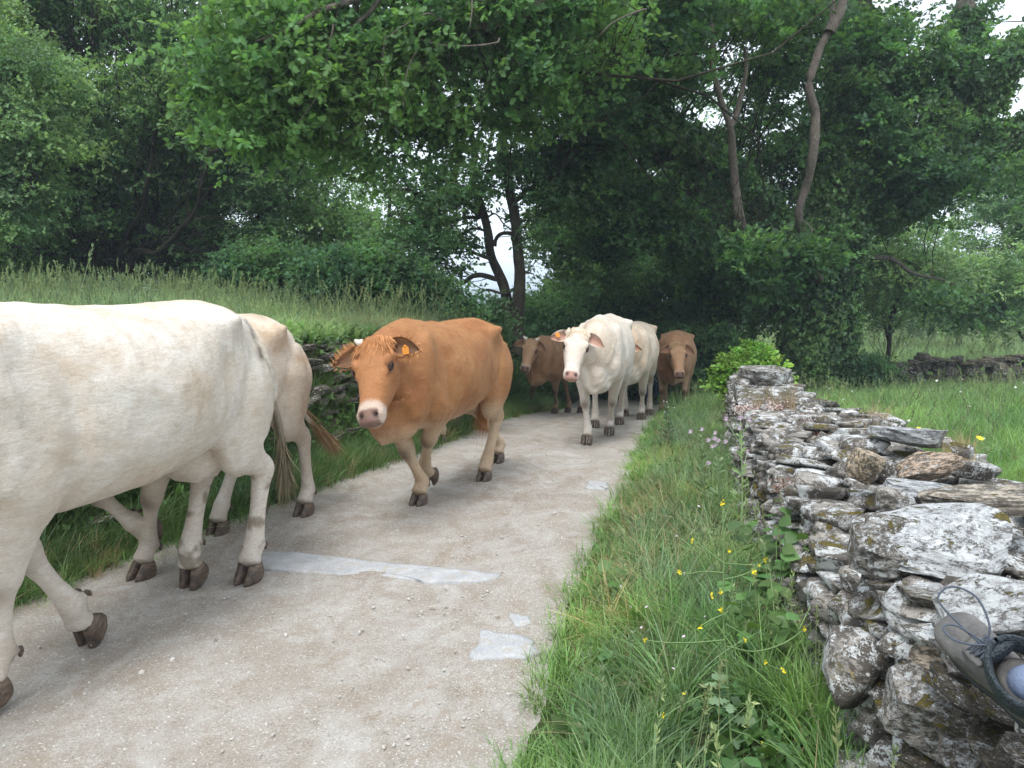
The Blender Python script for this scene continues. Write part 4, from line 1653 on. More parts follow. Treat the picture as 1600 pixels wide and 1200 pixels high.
M_bark = bark_mat("oak_bark", (.085, .070, .060), (.29, .24, .205))
M_bark_dk = bark_mat("dark_bark", (.020, .017, .014), (.075, .062, .048))  # near black: the forked tree's backlit look is put into the colour
M_bark_pale = bark_mat("grey_twig_bark", (.16, .14, .11), (.38, .34, .28))


def add_leaf(V, F, p, d, nrm, L, W, kind):
    """one leaf; p base, d direction, nrm normal"""
    d = d / (np.linalg.norm(d) + 1e-9)
    s = np.cross(d, nrm)
    s /= np.linalg.norm(s) + 1e-9
    n = np.cross(s, d)
    b = len(V)
    if kind == 'quad':
        for t, w_, h in ((0, 0, 0), (.45, 1, .04), (1, 0, -.12), (.45, -1, .04)):
            V.append(p + d * L * t + s * W * w_ * .5 + n * L * h)
        F.append((b, b + 1, b + 2, b + 3))
    elif kind == 'oak':
        prof = [(.0, .03), (.15, .10), (.24, .36), (.32, .15), (.43, .50), (.52, .20), (.64, .60), (.73, .26), (.86, .38), (1.0, .06)]
        for t, w_ in prof:
            for sg in (1, -1):
                V.append(p + d * L * t + s * W * w_ * sg + n * (L * (-.14 * t * t) + .10 * W * w_))
        for i in range(len(prof) - 1):
            q = b + 2 * i
            F.append((q, q + 2, q + 3, q + 1))
    elif kind == 'ivy':
        for t, w_ in ((0, 0), (.02, .30), (.30, .62), (.55, .30), (1.0, 0), (.55, -.30), (.30, -.62), (.02, -.30)):
            V.append(p + d * L * t + s * W * w_ + n * L * .06 * (1 - abs(w_) * 2))
        F.append(tuple(b + i for i in range(8)))
    elif kind == 'oval':
        prof = [(0, .02), (.2, .34), (.45, .5), (.7, .38), (.88, .17), (1, .01)]
        for t, w_ in prof:
            for sg in (1, -1):
                V.append(p + d * L * t + s * W * w_ * sg + n * (L * (-.18 * t * t) + .14 * W * w_))
        for i in range(len(prof) - 1):
            q = b + 2 * i
            F.append((q, q + 2, q + 3, q + 1))


def sprig(seed, nl, R_, L, W, kind, mat, twigs=True, flat=.6):
    """twig bunch of leaves around the origin, radius R_"""
    r = np.random.default_rng(seed)
    V, F = [], []
    tv = MB() if twigs else None
    nt = max(3, nl // 7)
    for k in range(nt):
        a = r.uniform(0, 2 * np.pi)
        d = np.array([math.cos(a), math.sin(a), r.normal() * .35 * 1.0])
        d /= np.linalg.norm(d)
        Lt = R_ * r.uniform(.6, 1.1)
        st = r.normal(size=3) * R_ * .18
        for q in range(nl // nt):
            t = (q + r.random()) / (nl / nt)
            p = st + d * Lt * t + np.array([0, 0, -.15 * Lt * t * t])
            dd = d + r.normal(size=3) * .75
            nn = np.array([0, 0, 1.0]) + r.normal(size=3) * flat
            nn /= np.linalg.norm(nn)
            l_ = L * r.uniform(.65, 1.15)
            add_leaf(V, F, p, dd, nn, l_, W * l_ / L, kind)
    me = mesh_from("sprig", V, F, smooth=False)
    me.materials.append(mat)
    return me


def tuft(seed, nb, h, spread, width, mat, lean=.45, seg=4, dry=0.0, heads=0, head_mat=None, flat=False):
    r = np.random.default_rng(seed)
    V, F, MI = [], [], []
    for k in range(nb):
        a = r.uniform(0, 2 * np.pi)
        rad = spread * math.sqrt(r.random())
        p = np.array([rad * math.cos(a), rad * math.sin(a), -.015])
        out = np.array([math.cos(a + r.normal() * .6), math.sin(a + r.normal() * .6), 0])
        H = h * r.uniform(.45, 1.1)
        ln = lean * r.uniform(.2, 1.5) * H
        wv = np.cross(out, [0, 0, 1.0]) + r.normal(size=3) * .3
        wv /= np.linalg.norm(wv)
        b = len(V)
        w0 = width * r.uniform(.6, 1.2)
        bend = r.uniform(.8, 1.6)
        for i in range(seg + 1):
            t = i / seg
            q = p + out * ln * t ** 2 * bend + np.array([0, 0, H * (t - .32 * bend * lean * t ** 2.5)])
            ww = w0 * (1 - t ** 1.6) * .5 + .0003
            V += [q - wv * ww, q + wv * ww]
        for i in range(seg):
            c = b + 2 * i
            F.append((c, c + 1, c + 3, c + 2))
            MI.append(0)
    for k in range(heads):
        a = r.uniform(0, 2 * np.pi)
        p = np.array([spread * .6 * math.cos(a), spread * .6 * math.sin(a), 0])
        H = h * r.uniform(1.1, 1.6)
        out = np.array([math.cos(a), math.sin(a), 0]) * r.uniform(.05, .3) * H
        top = p + out + np.array([0, 0, H])
        b = len(V)
        s = np.array([-math.sin(a), math.cos(a), 0]) * .0012
        V += [p - s, p + s, top + s, top - s]
        F.append((b, b + 1, b + 2, b + 3))
        MI.append(1)
        hl = h * r.uniform(.18, .32)
        d = (top - p) / np.linalg.norm(top - p)
        for q in range(16):
            t = r.random()
            c0 = top - d * hl * t
            dd = d * .9 + r.normal(size=3) * .45
            add_leaf(V, F, c0, dd, r.normal(size=3), .018 * (1 + h), .006 * (1 + h), 'quad')
            MI.append(1)
    me = mesh_from("tuft", V, F, smooth=False)
    me.materials.append(mat)
    me.materials.append(head_mat or M_seed)
    me.polygons.foreach_set("material_index", np.array(MI, np.int32))
    return me


def rand_rot(n, tilt=.15, r=rng):
    return np.stack([r.normal(size=n) * tilt, r.normal(size=n) * tilt, r.uniform(0, 2 * np.pi, n)], 1)


def tubes(chains, n=7):
    """chains: list of (points (k,3), radii (k,)) -> one mesh of tapering tubes, vectorised per chain"""
    VV, FF, off = [], [], 0
    a = np.linspace(0, 2 * np.pi, n, endpoint=False)
    ca, sa = np.cos(a), np.sin(a)
    for P, r in chains:
        P = np.asarray(P, float)
        k = len(P)
        T, S, U = frames(P, (.13, .21, 1) if abs(P[-1][2] - P[0][2]) < np.linalg.norm(P[-1] - P[0]) * .8 else (1, .2, .1))
        r = np.broadcast_to(np.asarray(r, float), (k,))
        V = P[:, None, :] + r[:, None, None] * (ca[None, :, None] * S[:, None, :] + sa[None, :, None] * U[:, None, :])
        VV.append(V.reshape(-1, 3))
        i, j = np.meshgrid(np.arange(k - 1), np.arange(n), indexing='ij')
        j2 = (j + 1) % n
        F = np.stack([i * n + j, i * n + j2, (i + 1) * n + j2, (i + 1) * n + j], -1).reshape(-1, 4) + off
        FF.append(F)
        off += k * n
    return mesh_from("branches", np.concatenate(VV), np.concatenate(FF))


def wiggle(P, r, amp, m=6, seed=0):
    """smooth a limb polyline and roughen it"""
    st = spline(np.column_stack([np.asarray(P, float), np.asarray(r, float)]), m)
    Q = st[:, :3]
    nz = np.stack([vnoise(Q, 1.7, seed + i) for i in range(3)], 1) * amp
    nz[0] = 0
    return Q + nz, st[:, 3] * (1 + .10 * vnoise(Q, 5, seed + 7))


def in_ell(c, rad, n, shell=0.0, r=rng):
    d = r.normal(size=(n, 3))
    d /= np.linalg.norm(d, axis=1)[:, None]
    q = (shell + (1 - shell) * r.random(n)) ** (1 / 3) if shell == 0 else shell + (1 - shell) * r.random(n)
    return np.asarray(c, float) + d * q[:, None] * np.asarray(rad, float)


def tree(label, base, limbs, vols, protos, bark, per=24, clump_r=.55, attach=None, attach_z=-99, scale=1.0, cat="tree", name="tree", branch_r=.016, seed=0,
         flatten=.55, group=None, ivy=None, extra=None, twig=True, crown_label=None, limb_n=12, keep=None, fork=True):
    """limbs: [(points, radii)] in world space; vols: [(centre, radii, clumps, shell)]"""
    r = np.random.default_rng(seed + 100)
    base = np.asarray(base, float)
    e = empty(name, tuple(base))
    tag(e, label, cat, group)
    ch = []
    LP = []
    for i, (P, R_) in enumerate(limbs):
        Q, rr = wiggle(P, R_, .10 * (1 if i else .4), 7, seed + i * 3)
        ch.append((Q - base, rr))
        LP.append(np.column_stack([Q, rr]))
    link("trunk", tubes(ch, limb_n), bark, e)
    LPa = np.concatenate([LP[i] for i in (attach or range(len(LP)))])
    LPa = LPa[LPa[:, 2] > attach_z]
    # clump centres
    C = [in_ell(c, rad, n, sh, r) for c, rad, n, sh in vols]
    C = np.concatenate(C)
    if keep is not None:
        C = C[keep(C)]
    br = []
    ends = []
    used = np.zeros(len(LPa))
    for c in C:
        d = np.linalg.norm(LPa[:, :3] - c, axis=1) + .5 * np.maximum(0, LPa[:, 2] - c[2]) + used
        k = int(np.argmin(d + r.random(len(d)) * .35))
        used[max(0, k - 3):k + 4] += .55
        p = LPa[k, :3]
        L = np.linalg.norm(c - p)
        t = np.linspace(0, 1, 6)[:, None]
        side = r.normal(size=3) * .12 * L
        Q = p + (c - p) * t + side * np.sin(t * np.pi) + np.array([0, 0, -.06 * L]) * np.sin(t * np.pi)
        r0 = min(LPa[k, 3] * .6, branch_r * (.4 + L * .55))
        br.append((Q - base, r0 * (1 - .8 * t[:, 0])))
        for q in range(2 if fork else 0):
            t0 = r.uniform(.45, .85)
            s0 = p + (c - p) * t0 + side * math.sin(t0 * np.pi)
            e0 = c + r.normal(size=3) * np.array([1, 1, .5]) * clump_r * .9
            tt = np.linspace(0, 1, 4)[:, None]
            br.append((s0 + (e0 - s0) * tt + r.normal(size=3) * .05 * np.sin(tt * np.pi) - base, r0 * .45 * (1 - .8 * tt[:, 0])))
    if twig and br:
        link("branches", tubes(br, 5), M_bark_dk, e)['kind'] = 'stuff'
    n = len(C) * per
    rad = clump_r * r.uniform(.65, 1.3, len(C))
    off = r.normal(size=(n, 3)) * np.array([1, 1, flatten]) * .55
    P = np.repeat(C, per, 0) + off * np.repeat(rad, per)[:, None]
    if extra is not None:
        P = np.vstack([P, extra])
        n = len(P)
    o = scatter("crown", protos, P - base, rand_rot(n, .35, r), scale * r.uniform(.7, 1.25, n), r.integers(0, len(protos), n), e)
    o['kind'] = 'stuff'
    if crown_label:
        o['label'] = crown_label
    if ivy:
        ip, cnt, thick, lo, hi, which = ivy
        LPa = np.concatenate([LP[i] for i in which])
        w_ = LPa[:, 3] ** .8
        sel = r.choice(len(LPa), cnt, p=w_ / w_.sum())
        q = LPa[sel]
        j = LPa[np.minimum(sel + 1, len(LPa) - 1)]
        same = np.linalg.norm(j[:, :3] - q[:, :3], axis=1) < 2
        m = q[:, :3] + (j[:, :3] - q[:, :3]) * (r.random(cnt) * same)[:, None]
        d = r.normal(size=(cnt, 3))
        d /= np.linalg.norm(d, axis=1)[:, None]
        m = m + d * (q[:, 3] * (1.0) + thick * r.random(cnt) ** 1.4 * (.35 + q[:, 3] * 1.6))[:, None]
        ok = (m[:, 2] > lo) & (m[:, 2] < hi)
        m, d = m[ok], d[ok]
        # leaves face outwards
        rz = np.arctan2(d[:, 1], d[:, 0])
        rot = np.stack([r.normal(size=len(m)) * .3, .9 + r.normal(size=len(m)) * .35, rz], 1)
        iv = scatter("ivy", ip, m - base, rot, r.uniform(.7, 1.3, len(m)), r.integers(0, len(ip), len(m)), e)
        iv['kind'] = 'stuff'
    return e
def PX(pts, Y):
    """[(u, v) or (u, v, dy)] -> world points at distance Y (+dy)"""
    return [at(p[0], p[1], Y + (p[2] if len(p) > 2 else 0)) for p in pts]


def vol(u, v, Y, rx, ry, rz, n, shell=.3):
    return (at(u, v, Y), (rx, ry, rz), n, shell)


def build_trees():
    oak = [proto(sprig(i, 18, .27, .098, .070, 'oak', M_oak)) for i in range(4)]
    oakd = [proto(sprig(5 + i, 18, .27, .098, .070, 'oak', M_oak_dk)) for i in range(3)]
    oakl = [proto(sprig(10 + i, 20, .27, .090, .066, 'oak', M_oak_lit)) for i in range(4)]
    darks = [proto(sprig(20 + i, 34, .34, .085, .055, 'quad', M_dark)) for i in range(4)]
    mids = [proto(sprig(30 + i, 34, .34, .085, .055, 'quad', M_mid)) for i in range(4)]
    pales = [proto(sprig(40 + i, 34, .34, .080, .052, 'quad', M_pale)) for i in range(4)]
    ivys = [proto(sprig(50 + i, 13, .16, .085, .075, 'ivy', M_ivy, flat=1.0)) for i in range(4)]
    ivym = ivys + [proto(sprig(55, 11, .16, .08, .07, 'ivy', M_mid, flat=1.0))]
    lime = [proto(sprig(60 + i, 26, .14, .055, .04, 'oval', M_bright)) for i in range(3)]
    bram = [proto(sprig(65 + i, 22, .26, .085, .06, 'oval', M_dark)) for i in range(3)]

    # --- forked dark tree on the bank in the middle
    Y = 14.0
    b = at(806, 545, Y)
    limbs = [
        (PX([(806, 552), (808, 505), (810, 462), (813, 411), (806, 359), (800, 307), (795, 269), (786, 225), (790, 120), (780, 20, -1)], Y), [0.159, 0.140, 0.116, 0.098, 0.095, 0.091, 0.085, 0.073, 0.055, 0.024]),
        (PX([(806, 520), (798, 483, .05), (788, 450, .1), (774, 411, .1), (762, 370, .1), (750, 338, .1), (738, 282), (738, 225), (730, 130), (700, 30, -1)], Y), [0.122, 0.104, 0.098, 0.085, 0.081, 0.076, 0.061, 0.055, 0.037, 0.018]),
        (PX([(750, 340, .1), (733, 325), (715, 308), (707, 282), (712, 240), (690, 150, -.6)], Y), [0.067, 0.055, 0.049, 0.043, 0.034, 0.015]),
        (PX([(716, 311), (700, 310), (671, 303), (640, 296, -.4), (600, 300, -.9)], Y), [0.046, 0.055, 0.049, 0.034, 0.015]),
        (PX([(776, 434), (760, 428), (746, 429), (728, 441), (712, 446, -.4)], Y), [0.049, 0.046, 0.043, 0.034, 0.012]),
        (PX([(795, 462), (776, 470), (764, 490), (752, 512)], Y), [0.043, 0.034, 0.027, 0.015]),
        (PX([(768, 404), (742, 397), (722, 383), (690, 380, -.3), (660, 400, -.5)], Y), [0.037, 0.032, 0.024, 0.017, 0.007]),
        (PX([(748, 340), (722, 345), (700, 351), (660, 350, -.4), (620, 346, -.8)], Y), [0.037, 0.032, 0.027, 0.017, 0.007]),
        (PX([(790, 272), (772, 264), (756, 266), (743, 275)], Y), [0.027, 0.024, 0.022, 0.018]),
        (PX([(804, 310), (818, 294), (838, 285), (865, 270, -.2), (900, 240, -.4)], Y), [0.055, 0.041, 0.034, 0.024, 0.012]),
        (PX([(773, 385), (782, 374), (800, 371)], Y), [0.037, 0.034, 0.037]),
        (PX([(812, 418), (822, 424), (836, 428)], Y), [0.037, 0.022, 0.010]),
        (PX([(735, 470), (757, 452), (785, 455), (806, 442)], Y), [0.010, 0.022, 0.024, 0.030]),
        (PX([(760, 365), (735, 360), (712, 372), (690, 395), (668, 405)], Y), [0.024, 0.022, 0.017, 0.012, 0.005]),
        (PX([(752, 345), (776, 338), (790, 352), (800, 360)], Y), [0.020, 0.015, 0.012, 0.007]),
    ]
    vols = [vol(700, 110, Y, 2.0, 1.5, 1.2, 24), vol(840, 100, Y, 1.6, 1.5, 1.3, 20), vol(640, 330, Y, .8, .6, .55, 9), vol(690, 370, Y, .8, .6, .5, 7, 0),
            vol(600, 400, Y + .5, .7, .6, .6, 9), vol(880, 300, Y + .5, .7, .6, .5, 9), vol(765, 320, Y, .6, .5, .5, 3, 0), vol(680, 270, Y, .9, .6, .35, 9, 0), vol(700, 330, Y, .6, .6, .6, 8, 0), vol(650, 390, Y, .6, .6, .45, 7, 0), vol(770, 270, Y, .5, .5, .3, 3, 0), vol(715, 400, Y, .35, .4, .3, 3, 0), vol(845, 350, Y, .4, .5, .7, 7, 0), vol(830, 260, Y, .6, .5, .3, 5, 0)]
    tree("dark forked tree with bare lower branches standing against the bright sky", b, limbs, vols, darks[:2] + mids[:1], M_bark_dk,
         per=10, clump_r=.36, seed=1, branch_r=.010, name="forked_tree")

    # --- big ivy-clad oak on the right
    Y = 17.5
    b = at(1278, 612, Y)
    up = np.array([tuple(at(u_, v_, 12.9)) for u_, v_ in [(1158, 330), (1153, 290), (1147, 245), (1143, 200), (1150, 160), (1158, 120), (1125, 140), (1250, 325), (1258, 280), (1273, 225), (1268, 180), (1262, 130), (1290, 70), (1300, 20)]])

    def clear_of_uprights(C):
        # foliage keeps away from the bare uprights on the open side of the tree
        k = ~((np.abs(C[:, 0] - b.x) < 1.5) & (C[:, 2] < 3.5) & (C[:, 1] < Y + .5))
        for q in up:
            d = np.hypot(C[:, 0] * (q[1] / C[:, 1]) - q[0], (C[:, 2] - CAM_H) * (q[1] / C[:, 1]) - (q[2] - CAM_H))
            k &= ~((d < .55) & (C[:, 1] < q[1] + .5) & (C[:, 1] > 9))
        return k
    limbs = [
        (PX([(1278, 620), (1276, 560), (1280, 480), (1290, 400), (1300, 320), (1310, 230), (1330, 120), (1345, 0), (1360, -160), (1380, -330)], Y), [.55, .47, .45, .46, .42, .36, .30, .24, .14, .05]),
        # long limb to the left over the track
        (PX([(1290, 420), (1240, 370, -.5), (1180, 300, -1.3), (1130, 250, -2), (1060, 205, -3), (1000, 180, -3.8), (930, 130, -5), (890, 90, -6), (800, 72, -7), (640, 72, -8), (560, 90, -8.6)], Y),
         [.18, .15, .125, .11, .10, .09, .075, .06, .05, .035, .02]),
        (PX([(1200, 315, -1.1), (1110, 265, -1.0), (1040, 225, -1.6), (990, 190, -2.6), (930, 60, -4), (850, 0, -5), (700, -60, -7)], Y), [.11, .10, .09, .085, .07, .05, .03]),
        # bare pinkish uprights in front
        (PX([(1282, 430, -.2), (1225, 405, -2.4), (1172, 370, -4.2), (1158, 332, -4.6), (1153, 300, -4.6), (1147, 245, -4.8), (1143, 200, -4.9), (1125, 150, -5), (1118, 80, -5), (1105, -20, -5)], Y), [.12, .10, .09, .075, .070, .064, .056, .048, .04, .02]),
        (PX([(1143, 195, -4.9), (1150, 160, -4.9), (1158, 120, -4.9), (1160, 80, -4.9)], Y), [.05, .042, .034, .02]),
        (PX([(1285, 440, -.3), (1265, 400, -2.4), (1250, 350, -3.8), (1258, 280, -4.1), (1273, 225, -4.2), (1268, 180, -4.2), (1262, 130, -4.2), (1290, 70, -4.1), (1300, 20, -4), (1290, -60, -4)], Y), [.10, .085, .07, .07, .078, .078, .072, .065, .055, .03]),
        (PX([(1296, 50, -4.1), (1318, 10, -4), (1340, -50, -4)], Y), [.09, .08, .05]),
        (PX([(1245, 335, -3.6), (1262, 352, -3.9), (1270, 362, -4), (1270, 383, -4)], Y), [.03, .035, .03, .015]),
        # right hand limbs
        (PX([(1300, 330), (1370, 290, .3), (1440, 240, .4), (1480, 190, .2), (1500, 110), (1510, 20), (1520, -100)], Y), [.36, .32, .28, .24, .22, .20, .10]),
        (PX([(1440, 270, .3), (1500, 205), (1550, 140, -.3), (1600, 70, -.6), (1680, -40, -1)], Y), [.24, .22, .19, .15, .08]),
        (PX([(1370, 340, .2), (1450, 300), (1490, 260), (1550, 228, -.2), (1600, 195, -.4), (1700, 150, -.8)], Y), [.24, .17, .15, .13, .11, .05]),
        (PX([(1545, 230, -.2), (1580, 215, -.3), (1640, 210, -.5)], Y), [.08, .06, .03]),
        (PX([(1278, 500, .3), (1230, 480, .5), (1160, 470, .8), (1080, 450, 1)], Y), [.10, .07, .05, .03]),
        (PX([(1275, 440, .5), (1180, 420, 1), (1100, 330, 1.5), (1050, 240, 2), (1030, 150, 2)], Y), [.22, .2, .18, .15, .1]),
        (PX([(1300, 400, .3), (1360, 400, .3), (1420, 420, .2), (1490, 450, 0)], Y), [.09, .06, .04, .015]),
    ]
    vols = [
        vol(1150, -10, Y - 3, 3.4, 2.0, 1.2, 56), vol(1280, 180, Y + .5, 2.6, 2.4, 3.0, 90), vol(1000, 40, Y - 5, 2.8, 2.2, 1.4, 48),
        vol(1010, 300, Y - 1.5, 1.8, 1.5, 1.6, 46), vol(1440, 60, Y, 1.8, 2.0, 1.6, 12), vol(1420, 270, Y - .3, 1.4, 1.5, 1.0, 22),
        vol(1160, 420, Y - .5, 1.5, 1.4, .9, 28), vol(1165, 385, Y - 4.8, .55, .4, .28, 5, 0), vol(1258, 388, Y - 4.4, .4, .4, .24, 4, 0), vol(900, 260, Y - 3, 1.1, 1, .8, 16), vol(960, 160, Y - 3.5, 1.6, 1.4, 1.2, 26), vol(1360, 330, Y - .8, 1.1, 1.1, .8, 16),
        vol(1250, -220, Y - 1, 6.5, 5.5, 3.0, 26, .2), vol(1040, -150, 11, 4.6, 3.0, 1.7, 8, .2), vol(1540, 260, Y - .2, 1.0, 1, .8, 7, 0),
        vol(1480, 460, Y - 1.5, 1.0, .8, .3, 4, 0), vol(1400, 200, Y, 1.7, 1.5, 2.0, 26)]
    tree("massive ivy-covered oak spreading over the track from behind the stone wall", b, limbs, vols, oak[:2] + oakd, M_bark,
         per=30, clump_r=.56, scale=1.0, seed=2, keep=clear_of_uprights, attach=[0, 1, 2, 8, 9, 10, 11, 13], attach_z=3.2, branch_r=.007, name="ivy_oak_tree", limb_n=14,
         ivy=(ivym, 30000, .44, -2, 7.5, [0, 0, 8, 9, 10, 12, 13, 1]), crown_label="oak foliage")

    # --- nearer bough of oak leaves coloured bright as if backlit, upper left, from an oak outside the frame at the top
    limbs = [
        (PX([(1500, -900, 2), (1250, -500, 1), (1060, -200), (930, -60), (820, 20), (700, 50), (600, 75), (520, 110)], 9.2), [.26, .20, .15, .10, .07, .045, .03, .012]),
        (PX([(820, 20), (720, -20, -.3), (600, -10, -.6), (480, 20, -.8), (400, 60, -.9)], 9.2), [.06, .05, .04, .028, .010]),
        (PX([(700, 50), (640, 62), (590, 90), (560, 110), (530, 112)], 9.2), [.035, .028, .022, .016, .008]),
        (PX([(600, -10, -.6), (520, 80, -.5), (460, 150, -.4), (420, 220, -.3)], 9.2), [.03, .022, .015, .006]),
    ]
    for tw in ([(520, 40), (508, 90), (505, 130), (492, 165), (470, 205)], [(735, -10), (733, 20), (731, 50)], [(600, 60), (600, 100), (604, 140)], [(655, 75), (640, 110), (628, 160)],
               [(690, 30), (660, 20), (630, 45), (600, 70)], [(780, 60), (745, 70), (700, 72), (660, 70)], [(1010, 15), (960, 30), (935, 50)], [(430, 20), (400, 30), (380, 25)]):
        limbs.append((PX(tw, 8.4), list(np.linspace(.011, .003, len(tw)))))
    vols = [vol(560, 30, 9.0, 1.5, .9, .8, 46, 0), vol(400, 60, 8.7, .75, .6, .65, 24, 0), vol(420, 190, 8.9, .5, .5, .45, 16, 0), vol(600, 140, 9.3, 1.25, .8, .55, 38, 0),
            vol(760, 60, 9.4, 1.2, .8, .75, 28, 0), vol(500, 200, 9.2, .5, .5, .35, 10, 0), vol(640, 205, 9.6, .7, .6, .30, 13, 0), vol(810, 165, 10.0, .8, .7, .45, 14, 0),
            vol(900, 40, 9.6, 1.0, .8, .6, 18, 0), vol(420, -80, 8.9, 1.5, 1.0, .7, 12, 0), vol(800, -130, 9.4, 2.4, 1.2, .8, 14, 0), vol(480, 130, 8.9, .7, .5, .5, 20, 0), vol(380, 150, 8.8, .45, .4, .6, 10, 0), vol(560, 260, 10, .6, .5, .3, 8, 0)]
    base2 = (9.5, 12.6, -.5)
    tree("oak bough with leaves tinted bright as if backlit, hanging in from the top, roots hidden behind the wall", base2,
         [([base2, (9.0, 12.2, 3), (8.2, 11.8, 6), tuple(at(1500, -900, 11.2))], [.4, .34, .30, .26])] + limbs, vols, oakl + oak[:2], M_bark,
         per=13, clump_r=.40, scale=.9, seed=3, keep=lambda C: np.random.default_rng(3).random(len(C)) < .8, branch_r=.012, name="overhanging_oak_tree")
    # --- large maple-like tree at the left on the meadow
    Y = 16.5
    b = at(170, 455, Y)
    fan = []
    r = np.random.default_rng(5)
    for (u, v, dy) in [(20, 250, -1), (-60, 330, -1.4), (70, 200, .5), (130, 130, -.6), (190, 90, .6), (250, 120, -.4), (310, 190, .4), (360, 260, -.6), (420, 330, .3), (90, 330, -1.6), (240, 250, -1.4), (300, 330, -1.6), (-10, 180, 1)]:
        u0 = 170 + (u - 170) * .16
        fan.append((PX([(u0, 470), (170 + (u - 170) * .25, 400, dy * .2), (170 + (u - 170) * .6, 455 + (v - 455) * .55, dy * .6), (u, v, dy), (u + (u - 170) * .25, v - 90, dy * 1.3)], Y),
                    [.085, .07, .055, .04, .015]))
    vols = [vol(200, 60, Y, 4.6, 3.0, 2.6, 140, .45), vol(70, 20, Y, 1.8, 1.5, 1.0, 26, 0), vol(230, 20, Y, 1.6, 1.5, 1.0, 20, 0), vol(60, 250, Y - .5, 2.6, 2.0, 1.8, 60, .5), vol(350, 230, Y, 2.1, 1.8, 1.8, 52, .4), vol(230, 300, Y + 1, 3.6, 1.6, 1.5, 60, .3),
            vol(100, -250, Y, 6, 4, 2.8, 34, .3), vol(430, 380, Y, 1.0, 1.0, .7, 14, 0), vol(20, 390, Y, 1.8, 1.2, .6, 22, 0), vol(150, 400, Y + 1.5, 3.6, 1.2, .55, 40, 0), vol(330, 400, Y + 1, 1.8, 1.2, .5, 22, 0), vol(310, 120, Y - 1.2, 1.2, 1, 1.2, 22, .2)]
    tree("large spreading many-stemmed tree with small dark leaves on the left meadow", b, fan, vols, mids + darks[:1] + pales[:1], M_bark_dk,
         per=24, clump_r=.62, scale=1.0, seed=4, branch_r=.009, name="spreading_tree", limb_n=8)
    # --- paler tree reaching in at the left edge
    Y = 12.2
    b = (-10.6, Y, 1.25)
    limbs = [([b, (-10.4, Y, 2.6), (-9.6, Y, 4.0), tuple(at(0, 180, Y)), tuple(at(70, 120, Y))], [.17, .14, .10, .06, .02]),
             ([(-10.4, Y, 2.6), (-9.8, Y - .2, 3.0), tuple(at(-20, 270, Y)), tuple(at(60, 300, Y - .2))], [.09, .07, .05, .015])]
    vols = [vol(30, 130, Y, 1.0, .9, .75, 26, .2), vol(10, 250, Y, .75, .8, .9, 24, .2), vol(60, 210, Y, .6, .6, .35, 8, 0), vol(-100, 40, Y, 1.8, 1.4, 1.5, 34, .3), vol(0, 320, Y, .7, .6, .35, 9, 0)]
    tree("pale yellow-green tree whose leafy boughs reach in at the left edge", b, limbs, vols, pales, M_bark_dk,
         per=22, clump_r=.38, scale=.85, seed=6, name="pale_tree")
    # --- hedge row behind the bank: bushes one can tell apart
    def bush(label, u, v, Y, rx, ry, rz, n, protos, seed, per=26, cr=.36, sc=.85, name="bush"):
        c = at(u, v, Y)
        zb = float(hgt(np.array([c.x]), np.array([Y]))[0])
        b = (c.x, Y, zb)
        r = np.random.default_rng(seed)
        limbs = []
        for k in range(5):
            q = in_ell(c, (rx * .7, ry * .6, rz * .7), 1, 0, r)[0]
            limbs.append(([b, (b[0] * .7 + q[0] * .3, b[1] * .7 + q[1] * .3, zb * .5 + q[2] * .5), tuple(q)], [.045, .03, .01]))
        tree(label, b, limbs, [(c, (rx, ry, rz), n, .35), ((c.x, c.y, c.z - rz * .5), (rx, ry, rz * .6), n // 2, .2)], protos, M_bark_dk, per=per, clump_r=cr, scale=sc, seed=seed,
             name=name, cat="bush", group="bushes along the bank and the track", limb_n=6, branch_r=.008)
    bush("dark bramble bush on the bank top right of the grassy edge", 580, 435, 12.6, 1.15, .8, .50, 40, bram, 21)
    bush("rounded dark bush above the back of the ginger cow", 655, 470, 12.8, .9, .7, .45, 30, bram + mids[:1], 22)
    bush("tall leafy bush behind the brambles, lit from the sky side", 500, 370, 17, 1.2, 1.0, 1.1, 24, pales[:1] + mids, 23, 14, .45, 1)
    bush("dark thicket closing the gap below the big left tree", 430, 425, 14, 1.1, .8, .5, 26, darks, 24, 24, .42, .95)
    bush("leafy thicket at the foot of the forked tree", 720, 505, 12.6, .75, .6, .35, 22, bram + mids[:1], 25)
    bush("low thicket left of the trunk of the forked tree", 850, 520, 17, 1.0, .9, 1.1, 36, darks + mids[:1], 26, 24, .42, 1)
    # --- trees closing the view behind the herd
    def back_tree(label, u, v0, Y, rx, ry, rz, n, protos, seed, trunk_u=None, per=24, cr=.6, sc=1.1, bark=M_bark_dk, lim=4, tr=.17, shell=.25, name="leafy_tree"):
        c = at(u, v0, Y)
        tu = trunk_u if trunk_u is not None else u
        bx = at(tu, 500, Y).x
        zb = float(hgt(np.array([bx]), np.array([Y]))[0]) - .1
        b = (bx, Y, zb)
        r = np.random.default_rng(seed)
        limbs = [([b, (bx * .95 + c.x * .05, Y, zb * .6 + c.z * .4), (c.x, Y, c.z), (c.x, Y, c.z + rz * .8)], [tr, tr * .8, tr * .5, tr * .1])]
        for k in range(lim):
            q = in_ell(c, (rx * .8, ry * .7, rz * .7), 1, .7, r)[0]
            f = r.uniform(.35, .7)
            s_ = (bx + (c.x - bx) * f, Y, zb + (c.z - zb) * f)
            m_ = (s_[0] * .5 + q[0] * .5, s_[1] * .5 + q[1] * .5, s_[2] * .4 + q[2] * .6)
            limbs.append(([s_, m_, tuple(q)], [tr * .45, tr * .3, tr * .08]))
        tree(label, b, limbs, [(c, (rx, ry, rz), n, shell)], protos, bark, per=per, clump_r=cr, scale=sc, seed=seed, group="trees closing the view behind the herd",
             branch_r=.008, name=name, limb_n=8)
